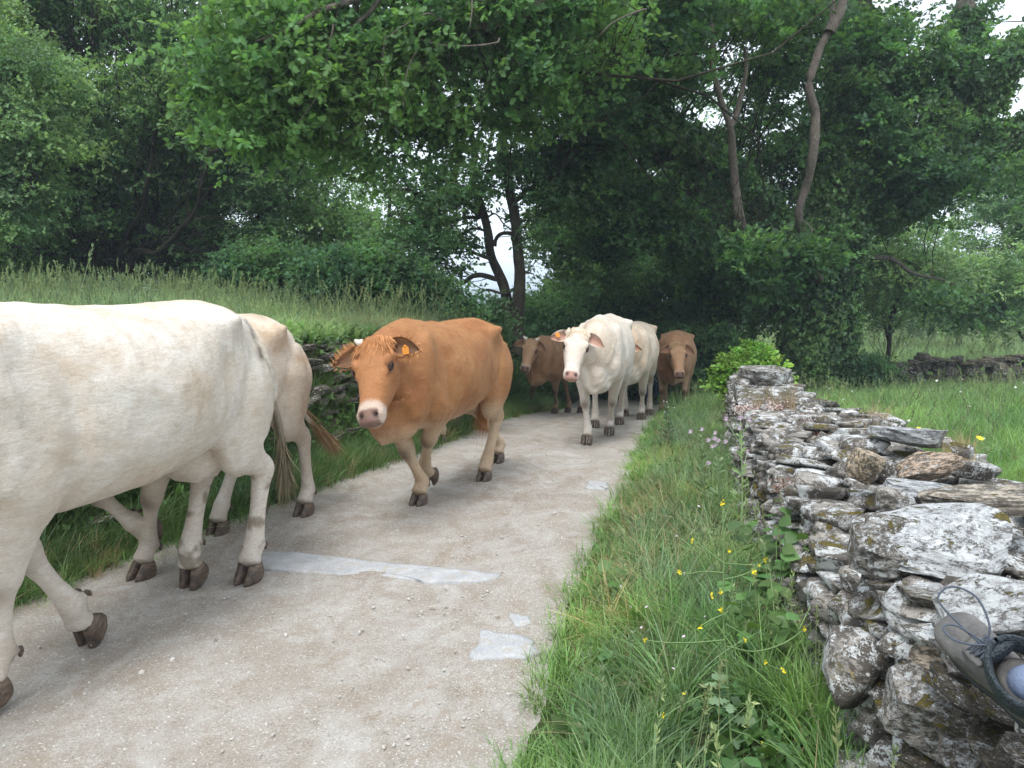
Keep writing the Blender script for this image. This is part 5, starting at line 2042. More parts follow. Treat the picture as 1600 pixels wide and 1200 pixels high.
    back_tree("mid-green tree just right of the forked dark one", 900, 390, 19, 1.3, 1.3, 2.2, 52, mids, 31, 930)
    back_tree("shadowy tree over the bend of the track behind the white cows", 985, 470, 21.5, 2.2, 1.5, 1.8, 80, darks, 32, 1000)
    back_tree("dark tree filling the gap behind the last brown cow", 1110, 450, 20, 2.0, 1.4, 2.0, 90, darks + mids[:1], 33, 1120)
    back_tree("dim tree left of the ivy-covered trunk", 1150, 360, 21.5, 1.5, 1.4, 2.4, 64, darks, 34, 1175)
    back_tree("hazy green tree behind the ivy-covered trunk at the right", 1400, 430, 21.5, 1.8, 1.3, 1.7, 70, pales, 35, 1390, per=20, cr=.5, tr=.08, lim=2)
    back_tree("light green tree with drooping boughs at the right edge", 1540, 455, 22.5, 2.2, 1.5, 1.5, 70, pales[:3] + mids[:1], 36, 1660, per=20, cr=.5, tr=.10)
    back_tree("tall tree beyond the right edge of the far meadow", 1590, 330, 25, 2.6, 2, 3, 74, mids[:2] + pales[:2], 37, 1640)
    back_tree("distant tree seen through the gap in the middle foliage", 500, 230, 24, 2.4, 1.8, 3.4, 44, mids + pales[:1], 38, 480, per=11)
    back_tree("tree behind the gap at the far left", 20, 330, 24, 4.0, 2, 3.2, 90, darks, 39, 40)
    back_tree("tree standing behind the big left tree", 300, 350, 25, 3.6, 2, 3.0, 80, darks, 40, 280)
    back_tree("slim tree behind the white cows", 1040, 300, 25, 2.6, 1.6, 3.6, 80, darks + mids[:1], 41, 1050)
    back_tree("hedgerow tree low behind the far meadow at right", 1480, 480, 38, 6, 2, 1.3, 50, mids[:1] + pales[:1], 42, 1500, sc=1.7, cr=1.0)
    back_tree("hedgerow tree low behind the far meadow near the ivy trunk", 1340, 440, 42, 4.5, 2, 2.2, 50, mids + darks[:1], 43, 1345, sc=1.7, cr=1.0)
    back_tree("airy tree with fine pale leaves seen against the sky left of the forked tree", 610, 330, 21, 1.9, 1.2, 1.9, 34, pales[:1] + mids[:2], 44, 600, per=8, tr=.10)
    # dark shrub at the foot of the oak, lime bush behind the wall end
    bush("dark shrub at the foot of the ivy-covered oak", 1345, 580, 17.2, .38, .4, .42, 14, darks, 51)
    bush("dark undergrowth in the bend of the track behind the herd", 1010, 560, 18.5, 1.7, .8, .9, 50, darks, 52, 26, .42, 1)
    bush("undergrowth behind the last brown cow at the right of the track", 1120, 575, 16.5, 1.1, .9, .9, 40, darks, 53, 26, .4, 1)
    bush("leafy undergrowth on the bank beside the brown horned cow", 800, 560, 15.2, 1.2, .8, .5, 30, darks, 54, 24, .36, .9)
    bush("rounded lime-green bush behind the far end of the stone wall", 1170, 578, 9.6, .40, .36, .30, 44, lime, 55, 26, .13, .9, name="lime_bush")


def hill_mat():
    t = NT("far_wooded_hill")
    co = t.coord()
    n = t.noise(.004, 6, .7, co)
    t.bsdf(t.mix(t.ramp(n, .35, .65), (.06, .09, .05), (.12, .14, .08)), .95, .05)
    return t.m


def build_hill():
    xs = np.linspace(-1150, 1150, 140)
    ys = np.linspace(420, 1200, 40)
    def f(X, Y):
        g = gz(Y) - 2
        r_ = 27 * np.exp(-((Y - 820) / 170) ** 2) * (.75 + .35 * vnoise(np.stack([X, Y * .3, 0 * X], -1).reshape(-1, 3), .005, 3).reshape(X.shape))
        return g + r_
    h = link("hills", grid_mesh("hills", xs, ys, f), hill_mat())
    tag(h, "far blue wooded hills", kind='structure')


def build_haze():
    mb = MB()
    x, y0, y1, z0, z1 = 1180, -70, 1290, -30, 26
    V = [(-x, y0, z0), (x, y0, z0), (x, y1, z0), (-x, y1, z0), (-x, y0, z1), (x, y0, z1), (x, y1, z1), (-x, y1, z1)]
    mb.add(V, [(0, 3, 2, 1), (4, 5, 6, 7), (0, 1, 5, 4), (1, 2, 6, 5), (2, 3, 7, 6), (3, 0, 4, 7)])
    m = bpy.data.materials.new("pale_air")
    m.use_nodes = True
    nt = m.node_tree
    nt.nodes.clear()
    o = nt.nodes.new("ShaderNodeOutputMaterial")
    v = nt.nodes.new("ShaderNodeVolumePrincipled")
    v.inputs["Color"].default_value = (.76, .87, 1, 1)
    v.inputs["Density"].default_value = .0016  # denser than the hills need, added to lift the dark of nearer trees
    nt.links.new(v.outputs[0], o.inputs["Volume"])
    h = mb.build("haze", m, smooth=False)
    tag(h, "haze towards the far hills, added thicker to veil the dark trees", kind='stuff')
# ================================================================== GRASS AND FLOWERS
def grass_zone(name, label, n, fx, protos, scl, keep=None, tilt=.16, seed=0, y0=0, y1=1, pos=None, dens=None):
    r = np.random.default_rng(seed)
    y = r.uniform(y0, y1, n) if dens is None else y0 + (y1 - y0) * r.random(n) ** dens
    x = fx(y, r.random(n))
    if keep is not None:
        k = keep(x, y, r)
        x, y = x[k], y[k]
    z = hgt(x, y)
    P = np.stack([x, y, z], 1)
    s = scl(x, y, r) if callable(scl) else r.uniform(scl[0], scl[1], len(x))
    o = scatter(name, protos, P, rand_rot(len(x), tilt, r), s, r.integers(0, len(protos), len(x)))
    tag(o, label, kind='stuff')
    return o


def build_grass():
    lush = [proto(tuft(100 + i, 30, .34, .06, .0065, M_grass, .55, 5)) for i in range(5)]
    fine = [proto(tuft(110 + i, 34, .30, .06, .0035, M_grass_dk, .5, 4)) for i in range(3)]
    seedy = [proto(tuft(120 + i, 26, .34, .06, .0045, M_grass_blue, .55, 4, heads=1)) for i in range(4)]
    tall = [proto(tuft(130 + i, 34, .46, .10, .008, M_grass_blue, .75, 5, heads=2)) for i in range(4)]
    low = [proto(tuft(140 + i, 36, .11, .07, .0045, M_grass, .6, 3)) for i in range(3)]
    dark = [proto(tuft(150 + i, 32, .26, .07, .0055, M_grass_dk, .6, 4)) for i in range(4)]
    mead = [proto(tuft(160 + i, 34, .33, .14, .007, M_grass, .5, 4, heads=(1 if i == 0 else 0))) for i in range(4)]
    dry = [proto(tuft(170 + i, 30, .22, .06, .003, M_dry, .35, 3)) for i in range(3)]
    herb = [proto(sprig(180 + i, 20, .12, .05, .026, 'oval', M_bramble, flat=.8)) for i in range(3)]
    cov = [proto(sprig(185 + i, 26, .10, .030, .020, 'quad', M_mid, flat=.6)) for i in range(3)]

    def vx(y, q):
        return (xr(y) + .10) + (wl_(np.minimum(y, 8.4)) + .45 * (y > 8.4) + .02 - xr(y) - .10) * q

    def bare(x, y, r):
        d = np.hypot((x - .72) / .20, (y - 2.15) / .42)
        e = (x - xr(y)) / .35
        return (d > 1 + .3 * r.random(len(x))) & (r.random(len(x)) < .30 + .9 * np.clip(e + .25, 0, 1))

    def vscl(x, y, r):
        e = np.clip((x - xr(y) + .05) / .4, .28, 1)
        return e * r.uniform(.65, 1.25, len(x)) * np.interp(y, [0, 2, 4, 6, 9, 14], [.8, .9, .85, .72, .72, .8])
    oat = [proto(tuft(135 + i, 18, .42, .05, .0055, M_grass_blue, .55, 6)) for i in range(3)]
    straw = [proto(tuft(145 + i, 18, .20, .08, .003, M_dry, .9, 4)) for i in range(2)]

    def patch(k, sc_, lo):
        return lambda x, y, r: bare(x, y, r) & (fbm(np.stack([x, y, 0 * x], 1), sc_, k, 3) > lo)
    grass_zone("verge_grass", "lush green grass of the verge between track and wall", 4300, vx, lush + fine + lush, lambda x, y, r: vscl(x, y, r) * (.75 + .45 * vnoise(np.stack([x, y, 0 * x], 1), 3.1, 9)),
               bare, .26, 1, .4, 15, dens=1.25)
    grass_zone("verge_arching_grass", "pale arching grass blades standing above the rest of the verge", 620, vx, oat, lambda x, y, r: vscl(x, y, r) * .95, patch(5, 2.2, -.1), .3, 21, 2.0, 12, dens=1.3)
    grass_zone("verge_dead_grass", "yellowed dead grass at the bottom of the verge", 900, vx, straw, lambda x, y, r: r.uniform(.6, 1.3, len(x)), patch(6, 2.0, -.2), .5, 22, .4, 9)
    grass_zone("verge_seed_grass", "pale seeding grass in the verge", 620, vx, seedy, lambda x, y, r: vscl(x, y, r) * .95, bare, .2, 2, .8, 13, dens=1.2)
    grass_zone("verge_herbs", "low broad-leaved herbs among the verge grass", 2600, vx, herb + cov, lambda x, y, r: r.uniform(.7, 1.7, len(x)), lambda x, y, r: (fbm(np.stack([x, y, 0 * x], 1), 2.4, 14, 3) > -.25) & (x > xr(y) + .18), .3, 3, .4, 10)
    grass_zone("verge_edge_turf", "short turf creeping onto the gravel at the verge edge", 1900, lambda y, q: xr(y) - .08 + .34 * q, low, (.5, 1.25),
               lambda x, y, r: r.random(len(x)) < .15 + .85 * sstep(-.16, .15, x - xr(y) + .09 * vnoise(np.stack([x, y, 0 * x], 1), 4, 2)), .2, 4, .4, 14)
    # left side
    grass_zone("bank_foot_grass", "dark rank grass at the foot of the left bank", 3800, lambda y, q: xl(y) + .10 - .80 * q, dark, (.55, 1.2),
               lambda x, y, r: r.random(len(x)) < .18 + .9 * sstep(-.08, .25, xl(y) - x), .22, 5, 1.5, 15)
    grass_zone("bank_edge_turf", "short turf along the left edge of the track", 1300, lambda y, q: xl(y) + .14 - .35 * q, low + dry[:1], (.5, 1.1),
               lambda x, y, r: r.random(len(x)) < .15 + .85 * sstep(-.14, .15, xl(y) - x + .08 * vnoise(np.stack([x, y, 0 * x], 1), 4, 3)), .2, 6, 1.5, 14)
    grass_zone("bank_face_ivy", "ivy and brambles hanging over the left bank stones", 3400, lambda y, q: xl(y) - .42 - .62 * q,
               [proto(sprig(190 + i, 22, .13, .055, .042, 'ivy', M_ivy, flat=1.0)) for i in range(3)] + herb[:1], (.6, 1.3),
               lambda x, y, r: fbm(np.stack([x, y, 0 * x], 1), 1.6, 8, 3) > -.28, .9, 7, 2.5, 15)
    grass_zone("bank_top_grass", "tall pale meadow grass with seed heads on top of the left bank", 13500,
               lambda y, q: xl(y) - .80 - (10.5 + .2 * y) * q ** 1.35, tall + seedy + lush[:2], lambda x, y, r: r.uniform(.55, 1.05, len(x)) * np.interp(xl(y) - x, [.8, 1.8, 3], [.65, .85, 1.0]), None, .2, 8, 2.5, 21)
    grass_zone("bank_dry_grass", "straw-coloured dry grass along the bank edge", 1100, lambda y, q: xl(y) - .74 - 1.0 * q, dry + seedy[:1], (.8, 1.4),
               lambda x, y, r: fbm(np.stack([x, y, 0 * x], 1), 1.2, 4, 2) > -.1, .3, 9, 5, 11)
    # meadow on the right, behind the wall
    grass_zone("meadow_grass", "tall green meadow grass behind the stone wall", 17000, lambda y, q: wr_(np.minimum(y, 9)) + .06 + (8.5 + .55 * y) * q ** 1.2,
               mead + mead + seedy[:2], lambda x, y, r: r.uniform(.55, 1.1, len(x)) * np.interp(y, [2, 5, 12, 20], [.80, .95, 1.05, 1.0]), None, .18, 10, 1.6, 21, dens=1.25)
    grass_zone("far_meadow_grass", "pale yellowish grass of the far meadow", 9000, lambda y, q: 3.5 + 38 * q, seedy + mead[:1], (1.6, 2.6), None, .2, 11, 20.6, 60, dens=1.1)
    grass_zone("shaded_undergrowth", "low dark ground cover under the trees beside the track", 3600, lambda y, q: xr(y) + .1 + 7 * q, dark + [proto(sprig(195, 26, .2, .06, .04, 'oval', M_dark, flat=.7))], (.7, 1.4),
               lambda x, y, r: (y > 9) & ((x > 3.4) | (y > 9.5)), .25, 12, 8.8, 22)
    # wall-top growth
    r = np.random.default_rng(31)

    def on_wall(n, u0, u1, v0, v1, z=.70):
        P = []
        for _ in range(n):
            p = atz(r.uniform(u0, u1), r.uniform(v0, v1), z)
            P.append((p.x, p.y, z + r.uniform(-.02, .015)))
        return np.array(P)
    P = np.vstack([on_wall(30, 1335, 1390, 660, 690, .66), on_wall(18, 1180, 1240, 622, 640, .66), on_wall(10, 1480, 1510, 712, 724, .7)])
    o = scatter("wall_dry_grass", dry, P, rand_rot(len(P), .2, r), r.uniform(.4, .95, len(P)))
    tag(o, "straw-coloured dry grass growing on the wall top", kind='stuff')
    ms = simple("red_stonecrop", (.22, .13, .095), .7, .2, .5, 40)
    ml = simple("pale_stonecrop_flower", (.62, .50, .46), .7, .2, .3, 40)
    V, F = [], []
    for k in range(60):
        c = r.normal(size=3) * np.array([.035, .035, .008])
        add_leaf(V, F, c, r.normal(size=3), r.normal(size=3), .012, .009, 'quad')
    sm = mesh_from("sedum", V, F)
    sm.materials.append(ms)
    sm2 = sm.copy()
    sm2.materials.clear()
    sm2.materials.append(ml)
    P = np.vstack([on_wall(70, 1200, 1320, 648, 682, .68), on_wall(6, 1210, 1235, 730, 770, .64), on_wall(26, 1150, 1220, 627, 643, .67)])
    o = scatter("wall_stonecrop", [proto(sm), proto(sm), proto(sm2)], P, rand_rot(len(P), .3, r), r.uniform(.6, 1.2, len(P)))
    tag(o, "reddish stonecrop mat creeping over the wall top", kind='stuff')
    # loose stones on the track
    pm = [rock_mesh(300 + i, lo=True) for i in range(4)]
    mp = simple("loose_grit_stone", (.50, .47, .43), .85, .2, .35, 30)
    for m in pm:
        m.materials.append(mp)
    n = 2600
    y = 1.6 + 9 * r.random(n) ** 1.5
    x = xl(y) + (xr(y) - xl(y)) * (r.random(n) ** np.where(r.random(n) < .45, .35, 1.0))
    sz = .0030 + .006 * r.random(n) ** 4 + .007 * (r.random(n) < .012)
    P = np.stack([x, y, gz(y) + sz * .15], 1)
    o = scatter("pebbles", [proto(m) for m in pm], P, rand_rot(n, .3, r), np.stack([sz * 2.2, sz * 1.6, sz * 1.1], 1))
    tag(o, "small loose stones scattered on the track", kind='stuff')


def flower_mesh(R_, petals, mat_c=None, cup=.3):
    V, F = [], []
    for k in range(petals):
        a = 2 * np.pi * k / petals
        d = np.array([math.cos(a), math.sin(a), cup])
        add_leaf(V, F, np.zeros(3), d, np.array([0, 0, 1.0]), R_, R_ * 4.2 / petals, 'oval')
    return mesh_from("flower", V, F)


def stalk(P, r0, r1):
    st = spline(np.array([tuple(p) for p in P]), 6)
    return (st, np.linspace(r0, r1, len(st)))


def build_plants():
    r = np.random.default_rng(77)
    # wild mustard with small yellow flowers, in front of the verge
    base = gr(1150, 1262)
    base.z = float(hgt(np.array([base.x]), np.array([base.y]))[0])

    def Q(u, v, dy=0.0):
        return at(u, v, base.y + .12 + dy)
    e = empty("mustard_plant", base)
    tag(e, "tall straggly mustard plant with yellow flowers at its branch ends", "plant")
    stems = [([base, Q(1142, 1150), Q(1136, 1050), Q(1130, 960), Q(1131, 870), Q(1129, 790)], .0045, .002),
             ([Q(1133, 1000), Q(1085, 1004, -.05), Q(1040, 1004, -.1), Q(1008, 1000, -.12)], .003, .0016),
             ([Q(1134, 1010), Q(1180, 1018, .05), Q(1225, 1005, .1), Q(1257, 983, .1)], .003, .0016),
             ([Q(1132, 960), Q(1118, 965, -.05), Q(1100, 975, -.08), Q(1094, 980, -.1)], .0025, .0014),
             ([Q(1131, 895), Q(1100, 893, -.05), Q(1078, 896, -.1), Q(1062, 894, -.1)], .0025, .0014),
             ([Q(1131, 880), Q(1110, 864, 0), Q(1092, 850, 0), Q(1081, 845, 0)], .0022, .0012),
             ([Q(1131, 905), Q(1155, 900, .05), Q(1178, 890, .08), Q(1196, 875, .1)], .0022, .0012),
             ([Q(1131, 880), Q(1160, 882, .05), Q(1186, 883, .05)], .002, .0012),
             ([Q(1133, 975), Q(1165, 995, .02), Q(1196, 1035, .02), Q(1224, 1048, .02)], .0026, .0014),
             ([Q(1138, 1090), Q(1105, 1085, -.05), Q(1069, 1100, -.1), Q(1037, 1120, -.12)], .0026, .0014),
             ([Q(1142, 1140), Q(1170, 1150, 0), Q(1192, 1164, 0), Q(1230, 1172, 0)], .0026, .0014)]
    sm = tubes([(stalk(p, a, b)[0] - np.array(base), stalk(p, a, b)[1]) for p, a, b in stems], 5)
    link("stem", sm, M_stem, e)
    fm = flower_mesh(.0105, 4)
    cl = MB()
    for k in range(9):
        c = r.normal(size=3) * .0055
        V, F = [], []
        nn = r.normal(size=3)
        nn /= np.linalg.norm(nn)
        e1 = np.cross(nn, [.3, .5, .8])
        e1 /= np.linalg.norm(e1)
        e2 = np.cross(nn, e1)
        for q in range(4):
            a = q * np.pi / 2
            add_leaf(V, F, c, e1 * math.cos(a) + e2 * math.sin(a), nn, .0065, .0065, 'oval')
        cl.add(np.array(V), F)
    clm = cl.mesh("flower")
    clm.materials.append(M_yellow)
    for i, (u, v, dy) in enumerate([(1129, 786, 0), (1081, 845, 0), (1140, 860, 0), (1196, 875, .1), (1062, 894, -.1), (1186, 883, .05), (1112, 931, 0), (1126, 925, 0), (1127, 953, 0), (1094, 980, -.1),
                         (1008, 1000, -.12), (1257, 983, .1), (1164, 1000, 0), (1196, 1035, .02), (1224, 1048, .02), (1069, 1083, -.1), (1037, 1118, -.12), (1192, 1164, 0), (1215, 1170, 0), (1230, 1172, 0), (1199, 1183, 0), (1178, 893, .05)]):
        o = link("flower", clm, M_yellow, e)
        o.location = Q(u, v, dy) - base
        o.rotation_euler = (r.uniform(-.5, .5), r.uniform(-.5, .5), r.uniform(0, 6))
        s = r.uniform(.42, .7)
        o.scale = (s, s, s)
    # lobed leaves of the mustard
    V, F = [], []
    add_leaf(V, F, np.zeros(3), np.array([1.0, 0, .15]), np.array([0, 0, 1.0]), .11, .055, 'oak')
    lm = mesh_from("leaf", V, F)
    for k in range(9):
        o = link("leaf", lm, M_grass_blue, e)
        t = r.random()
        p = base.lerp(Q(1133, 1000), t * .75)
        o.location = p - base
        o.rotation_euler = (r.normal() * .3, r.uniform(-.4, .3), r.uniform(0, 6.3))
        s = r.uniform(.4, .85)
        o.scale = (s, s, s)
    # broad-leaved bramble shoots by the wall foot
    V, F = [], []
    add_leaf(V, F, np.zeros(3), np.array([1.0, 0, .1]), np.array([0, 0, 1.0]), .075, .058, 'oval')
    bl = mesh_from("leaf", V, F)
    M_bl = leaf_mat("nettle_leaf", (.075, .17, .045), (.14, .27, .07), None, .5, .4)
    for (u0, v0, Y, n, h, lab) in [(1215, 930, 3.15, 84, .46, "broad-leaved bramble at the wall foot beside the mustard stems"), (1205, 1010, 2.75, 60, .36, "lower broad-leaved bramble clump nearer the camera at the wall foot"),
                                   (1232, 835, 3.3, 36, .55, "small leafy bramble shoot climbing against the wall stones"), (1150, 1150, 2.1, 9, .12, "grey-green lobed herb at the bottom edge of the verge"),
                                   (975, 905, 3.75, 30, .14, "low leafy herb clump leaning over the gravel edge")]:
        c = at(u0, v0, Y)
        zb = float(hgt(np.array([c.x]), np.array([Y]))[0])
        e = empty("bramble_plant", (c.x, Y, zb))
        tag(e, lab, "plant")
        ch = []
        for k in range(max(3, n // 7)):
            a = r.uniform(0, 6.3)
            rad = .16 if n > 20 else .09
            end = np.array([math.cos(a) * rad, math.sin(a) * rad, h * r.uniform(.5, 1.1)])
            P = np.array([[0, 0, 0], end * .5 + [0, 0, h * .15], end])
            st = spline(P, 5)
            ch.append((st, np.linspace(.003, .0012, len(st))))
            for q in range(n // max(3, n // 7)):
                p = st[r.integers(3, len(st))]
                o = link("leaf", bl, M_bl, e)
                o.location = p + r.normal(size=3) * .02
                o.rotation_euler = (r.normal() * .35, r.uniform(-.5, .5), r.uniform(0, 6.3))
                s = r.uniform(.6, 1.25)
                o.scale = (s, s, s)
        link("stem", tubes(ch, 5), M_stem, e)
    # thistles
    for (u, v, Y, top, lab) in [(1100, 770, 4.7, 672, "tall pale thistle with mauve heads, left of the far end of the wall"), (1125, 760, 4.3, 690, "shorter thistle with whitish buds close to the wall"),
                                (1160, 800, 3.9, 655, "thin thistle stalk standing right against the wall stones"), (1045, 700, 7.6, 628, "thin wiry herb with tiny white flowers in front of the russet cow")]:
        b = at(u, v, Y)
        b.z = float(hgt(np.array([b.x]), np.array([Y]))[0])
        tp = at(u - 3, top, Y)
        e = empty("thistle", b)
        tag(e, lab, "plant")
        ch = []
        H = tp.z - b.z
        ends = [tp]
        ch.append(stalk([(0, 0, 0), ((tp - b) * .5 + Vector((.01, 0, 0))), tp - b], .004, .002))
        for k in range(4):
            t = r.uniform(.6, .92)
            s0 = (tp - b) * t
            q = s0 + Vector((r.uniform(-.09, .09), r.uniform(-.06, .06), H * r.uniform(.08, .18)))
            ch.append(stalk([s0, (s0 + q) / 2 + Vector((0, 0, -.005)), q], .002, .0015))
            ends.append(q + b)
        link("stem", tubes(ch, 5), M_grass_blue, e)
        V, F = [], []
        for k in range(70):
            t = r.uniform(.05, .95)
            p = np.array((tp - b) * t)
            a = r.uniform(0, 6.3)
            add_leaf(V, F, p, np.array([math.cos(a), math.sin(a), .7]), r.normal(size=3), .09 * (1.2 - t), .016, 'oak')
        link("foliage", mesh_from("foliage", V, F), M_grass_blue, e)
        fl = MB()
        for k in range(46):
            V, F = [], []
            add_leaf(V, F, np.zeros(3), r.normal(size=3) * .5 + np.array([0, 0, 1.0]), r.normal(size=3), .020, .003, 'quad')
            fl.add(np.array(V), F)
        fl.add(*ellipsoid((0, 0, 0), (.007, .007, .009), (0, 0, 0), 8, 4))
        fme = fl.mesh("flower")
        for q in ends:
            o = link("flower", fme, M_pink_f if top != 628 else M_white_f, e)
            o.location = q - b
            if top == 628:
                o.scale = (.5, .5, .5)
    # meadow flowers
    dm = flower_mesh(.021, 12)
    for (u, v, Y, lab) in [(1437, 671, 4.2, "yellow flower standing just over the grey capstone"), (1531, 685, 3.9, "larger yellow flower at the right of the meadow"), (1381, 658, 5.2, "small yellow flower behind the dry grass tuft on the wall")]:
        p = at(u, v, Y)
        zb = float(hgt(np.array([p.x]), np.array([Y]))[0])
        e = empty("meadow_flower", (p.x, Y, zb))
        tag(e, lab, "flower")
        o = link("flower_head", dm, M_yellow, e)
        o.location = (0, 0, p.z - zb)
        o.rotation_euler = (.5, .1, 0)
        link("stem", tubes([stalk([(0, 0, 0), (.01, 0, (p.z - zb) / 2), (0, 0, p.z - zb)], .002, .0015)], 5), M_stem, e)
    wm = flower_mesh(.015, 7)
    wm.materials.append(M_white_f)
    n = 130
    y = 3.5 + 14 * r.random(n)
    x = wr_(np.minimum(y, 9)) + .4 + (1 + .55 * y) * r.random(n)
    P = np.stack([x, y, hgt(x, y) + r.uniform(.30, .42, n)], 1)
    o = scatter("white_meadow_flowers", [proto(wm)], P, rand_rot(n, .4, r), r.uniform(.6, 1.3, n))
    tag(o, "tiny white flowers dotted through the meadow", kind='stuff')
    n = 26
    u = r.uniform(880, 1100, n)
    V = []
    P = np.array([tuple(gr(a, b)) for a, b in zip(u, r.uniform(820, 1190, n))])
    k = P[:, 0] > xr(P[:, 1]) + .05
    P = P[k]
    P[:, 2] = hgt(P[:, 0], P[:, 1]) + r.uniform(.12, .30, len(P))
    pm = flower_mesh(.007, 5)
    pm.materials.append(M_pink_f)
    o = scatter("verge_flowers", [proto(pm)], P, rand_rot(len(P), .5, r), r.uniform(.7, 1.3, len(P)))
    tag(o, "tiny mauve flowers low in the verge grass", kind='stuff')


# ================================================================== PEOPLE
def person_body(J, R_, voxel=.012, extra=()):
    """J: chains of joints with radii -> fused skin"""
    mb = MB()
    for ch in J:
        A = np.array(ch, float)
        st = spline(A, 5)
        mb.add(*loft(st[:, :3], st[:, 3], st[:, 4], 14, up=(.02, 1, .03)))
    for c, r_ in extra:
        mb.add(*ellipsoid(c, r_))
    return fuse(mb.mesh("body"), voxel, 5, .5)


M_skin = simple("skin", (.52, .31, .22), .55, .35, .08, 30)
M_navy = simple("navy_trousers", (.018, .026, .055), .85, .15, .25, 20)
M_shirt = simple("dark_jacket", (.05, .055, .06), .85, .15, .25, 14)
M_sock = None


def build_people():
    # walker behind the herd
    z0 = float(gz(16.0))
    e = empty("person", (2.93, 16.0, z0), 0)
    e.scale = (.93, .93, .93)
    tag(e, "person in navy trousers walking behind the herd, seen only between the cows' legs", "person")
    # facing the camera (-y)
    legs = [[(-.10, .02, .92, .10, .10), (-.12, -.10, .52, .065, .06), (-.12, -.14, .48, .06, .055), (-.13, -.02, .10, .038, .038)],
            [(.10, .02, .92, .10, .10), (.12, .02, .52, .065, .06), (.12, .05, .48, .06, .055), (.13, .22, .12, .038, .038)]]
    torso = [[(0, .02, .90, .13, .16), (0, .01, 1.10, .12, .15), (0, 0, 1.32, .13, .18), (0, 0, 1.44, .08, .13), (0, -.02, 1.53, .055, .055)],
             [(-.18, 0, 1.40, .06, .055), (-.24, .03, 1.12, .045, .045), (-.24, -.06, .88, .03, .035), (-.24, -.10, .80, .02, .04)],
             [(.18, 0, 1.40, .06, .055), (.24, .04, 1.12, .045, .045), (.25, .0, .88, .03, .035), (.25, -.04, .80, .02, .04)]]
    head = [((0, -.04, 1.65), (.075, .095, .115)), ((0, -.135, 1.635), (.014, .02, .02)), ((-.075, -.03, 1.64), (.01, .02, .03)), ((.075, -.03, 1.64), (.01, .02, .03))]
    b = person_body(legs + torso, 0, .016, head)
    link("body", b, M_skin, e)
    big = [[tuple(q[:3]) + (q[3] + .018, q[4] + .018) for q in c] for c in legs]
    hips = [[(0, .02, .98, .14, .17), (0, .02, .86, .13, .17)]]
    link("trousers", person_body(big + hips, 0, .016), M_navy, e)
    jk = [[tuple(q[:3]) + (q[3] + .02, q[4] + .02) for q in c] for c in torso[1:]]
    jk = [c[:3] for c in jk] + [[(0, .02, .93, .15, .18), (0, .01, 1.10, .14, .17), (0, 0, 1.32, .15, .20), (0, 0, 1.45, .09, .14)]]
    link("jacket", person_body(jk, 0, .016), M_shirt, e)
    hr = MB()
    hr.add(*ellipsoid((0, -.02, 1.69), (.085, .10, .095)))
    hr.build("hair", simple("brown_hair", (.05, .03, .02), .6, .3, .3, 50), e)
    for sx, fy in ((-.13, -.06), (.13, .20)):
        sh = MB()
        sh.add(*loft([(sx, fy + .06, .05), (sx, fy - .04, .05), (sx, fy - .14, .035), (sx, fy - .20, .03)], [.05, .05, .035, .025], [.045, .05, .048, .035], 12))
        sh.build("shoe", M_shirt, e)

    # --- boot on the wall, leg of someone sitting on the wall beyond the right edge
    ank = at(1596, 1064, 1.3)
    t = Vector((-.36, .83, .42)).normalized()       # towards the toe
    l = Vector((-.30, -.70, .54))
    l = (l - t * l.dot(t)).normalized()          # up the leg
    y = l.cross(t).normalized()
    M = (Matrix((t, y, l)).transposed() * .87).to_4x4()
    M.translation = ank
    e = empty("person", (1.75, .75, .75), 0)
    tag(e, "person sitting on the wall, only a worn hiking boot and blue sock in view", "person")

    def add(mb, name, mat, smooth=True):
        me = mb if isinstance(mb, bpy.types.Mesh) else mb.mesh(name, smooth)
        o = link(name, me, mat, e)
        o.matrix_local = Matrix.Translation(-Vector((1.75, .75, .75))) @ M
        return o
    # local frame: x toe, y side, z up; ankle joint at origin, sole at z=-.095
    tl = NT("worn_brown_leather")
    co = tl.coord()
    n = tl.noise(14, 5, .7, co)
    f = tl.noise(90, 4, .7, co)
    c = tl.mix(tl.ramp(n, .35, .65), (.080, .077, .075), (.170, .160, .150))
    tl.bsdf(c, .75, .3, tl.bump(tl.math('ADD', n, tl.math('MULTIPLY', f, .5)), .006, .6))
    rub = simple("grey_rubber_rand", (.10, .095, .085), .8, .3, .3, 25)
    tk = NT("padded_mesh_collar")
    co = tk.coord()
    vv = tk.voro(170, co)
    tk.bsdf(tk.mix(tk.ramp(vv, .2, .6), (.018, .024, .028), (.050, .062, .072)), .8, .3, tk.bump(vv, .004, .7))
    ts = NT("blue_grey_knit_sock")
    co = ts.coord()
    wv = ts.node("ShaderNodeTexWave", Vector=co, Scale=120.0, Distortion=1.0).outputs[0]
    nn = ts.noise(60, 4, .7, co)
    ts.bsdf(ts.mix(ts.math('MULTIPLY', wv, nn), (.16, .20, .30), (.33, .39, .52)), .95, .1, ts.bump(nn, .004, .8))
    lace = simple("blue_grey_lace", (.085, .10, .125), .8, .2, .3, 200)
    # upper shell
    up = [(-.085, -.055, .028, .030), (-.078, -.05, .042, .038), (-.045, -.045, .050, .042), (0.0, -.045, .050, .044), (.05, -.050, .045, .048), (.10, -.058, .036, .052), (.145, -.060, .034, .055), (.18, -.064, .029, .050), (.200, -.070, .020, .032)]
    mb = MB()
    st = spline(np.array([(a, 0, b, c_, d) for a, b, c_, d in up]), 5)
    mb.add(*loft(st[:, :3], st[:, 3], st[:, 4], 24, ex=2.4))
    st = spline(np.array([(-.02, 0, -.06, .052, .075), (-.015, 0, -.01, .046, .066), (-.015, 0, .015, .046, .062)]), 4)
    mb.add(*loft(st[:, :3], st[:, 3], st[:, 4], 24, up=(0, 1, 0)))
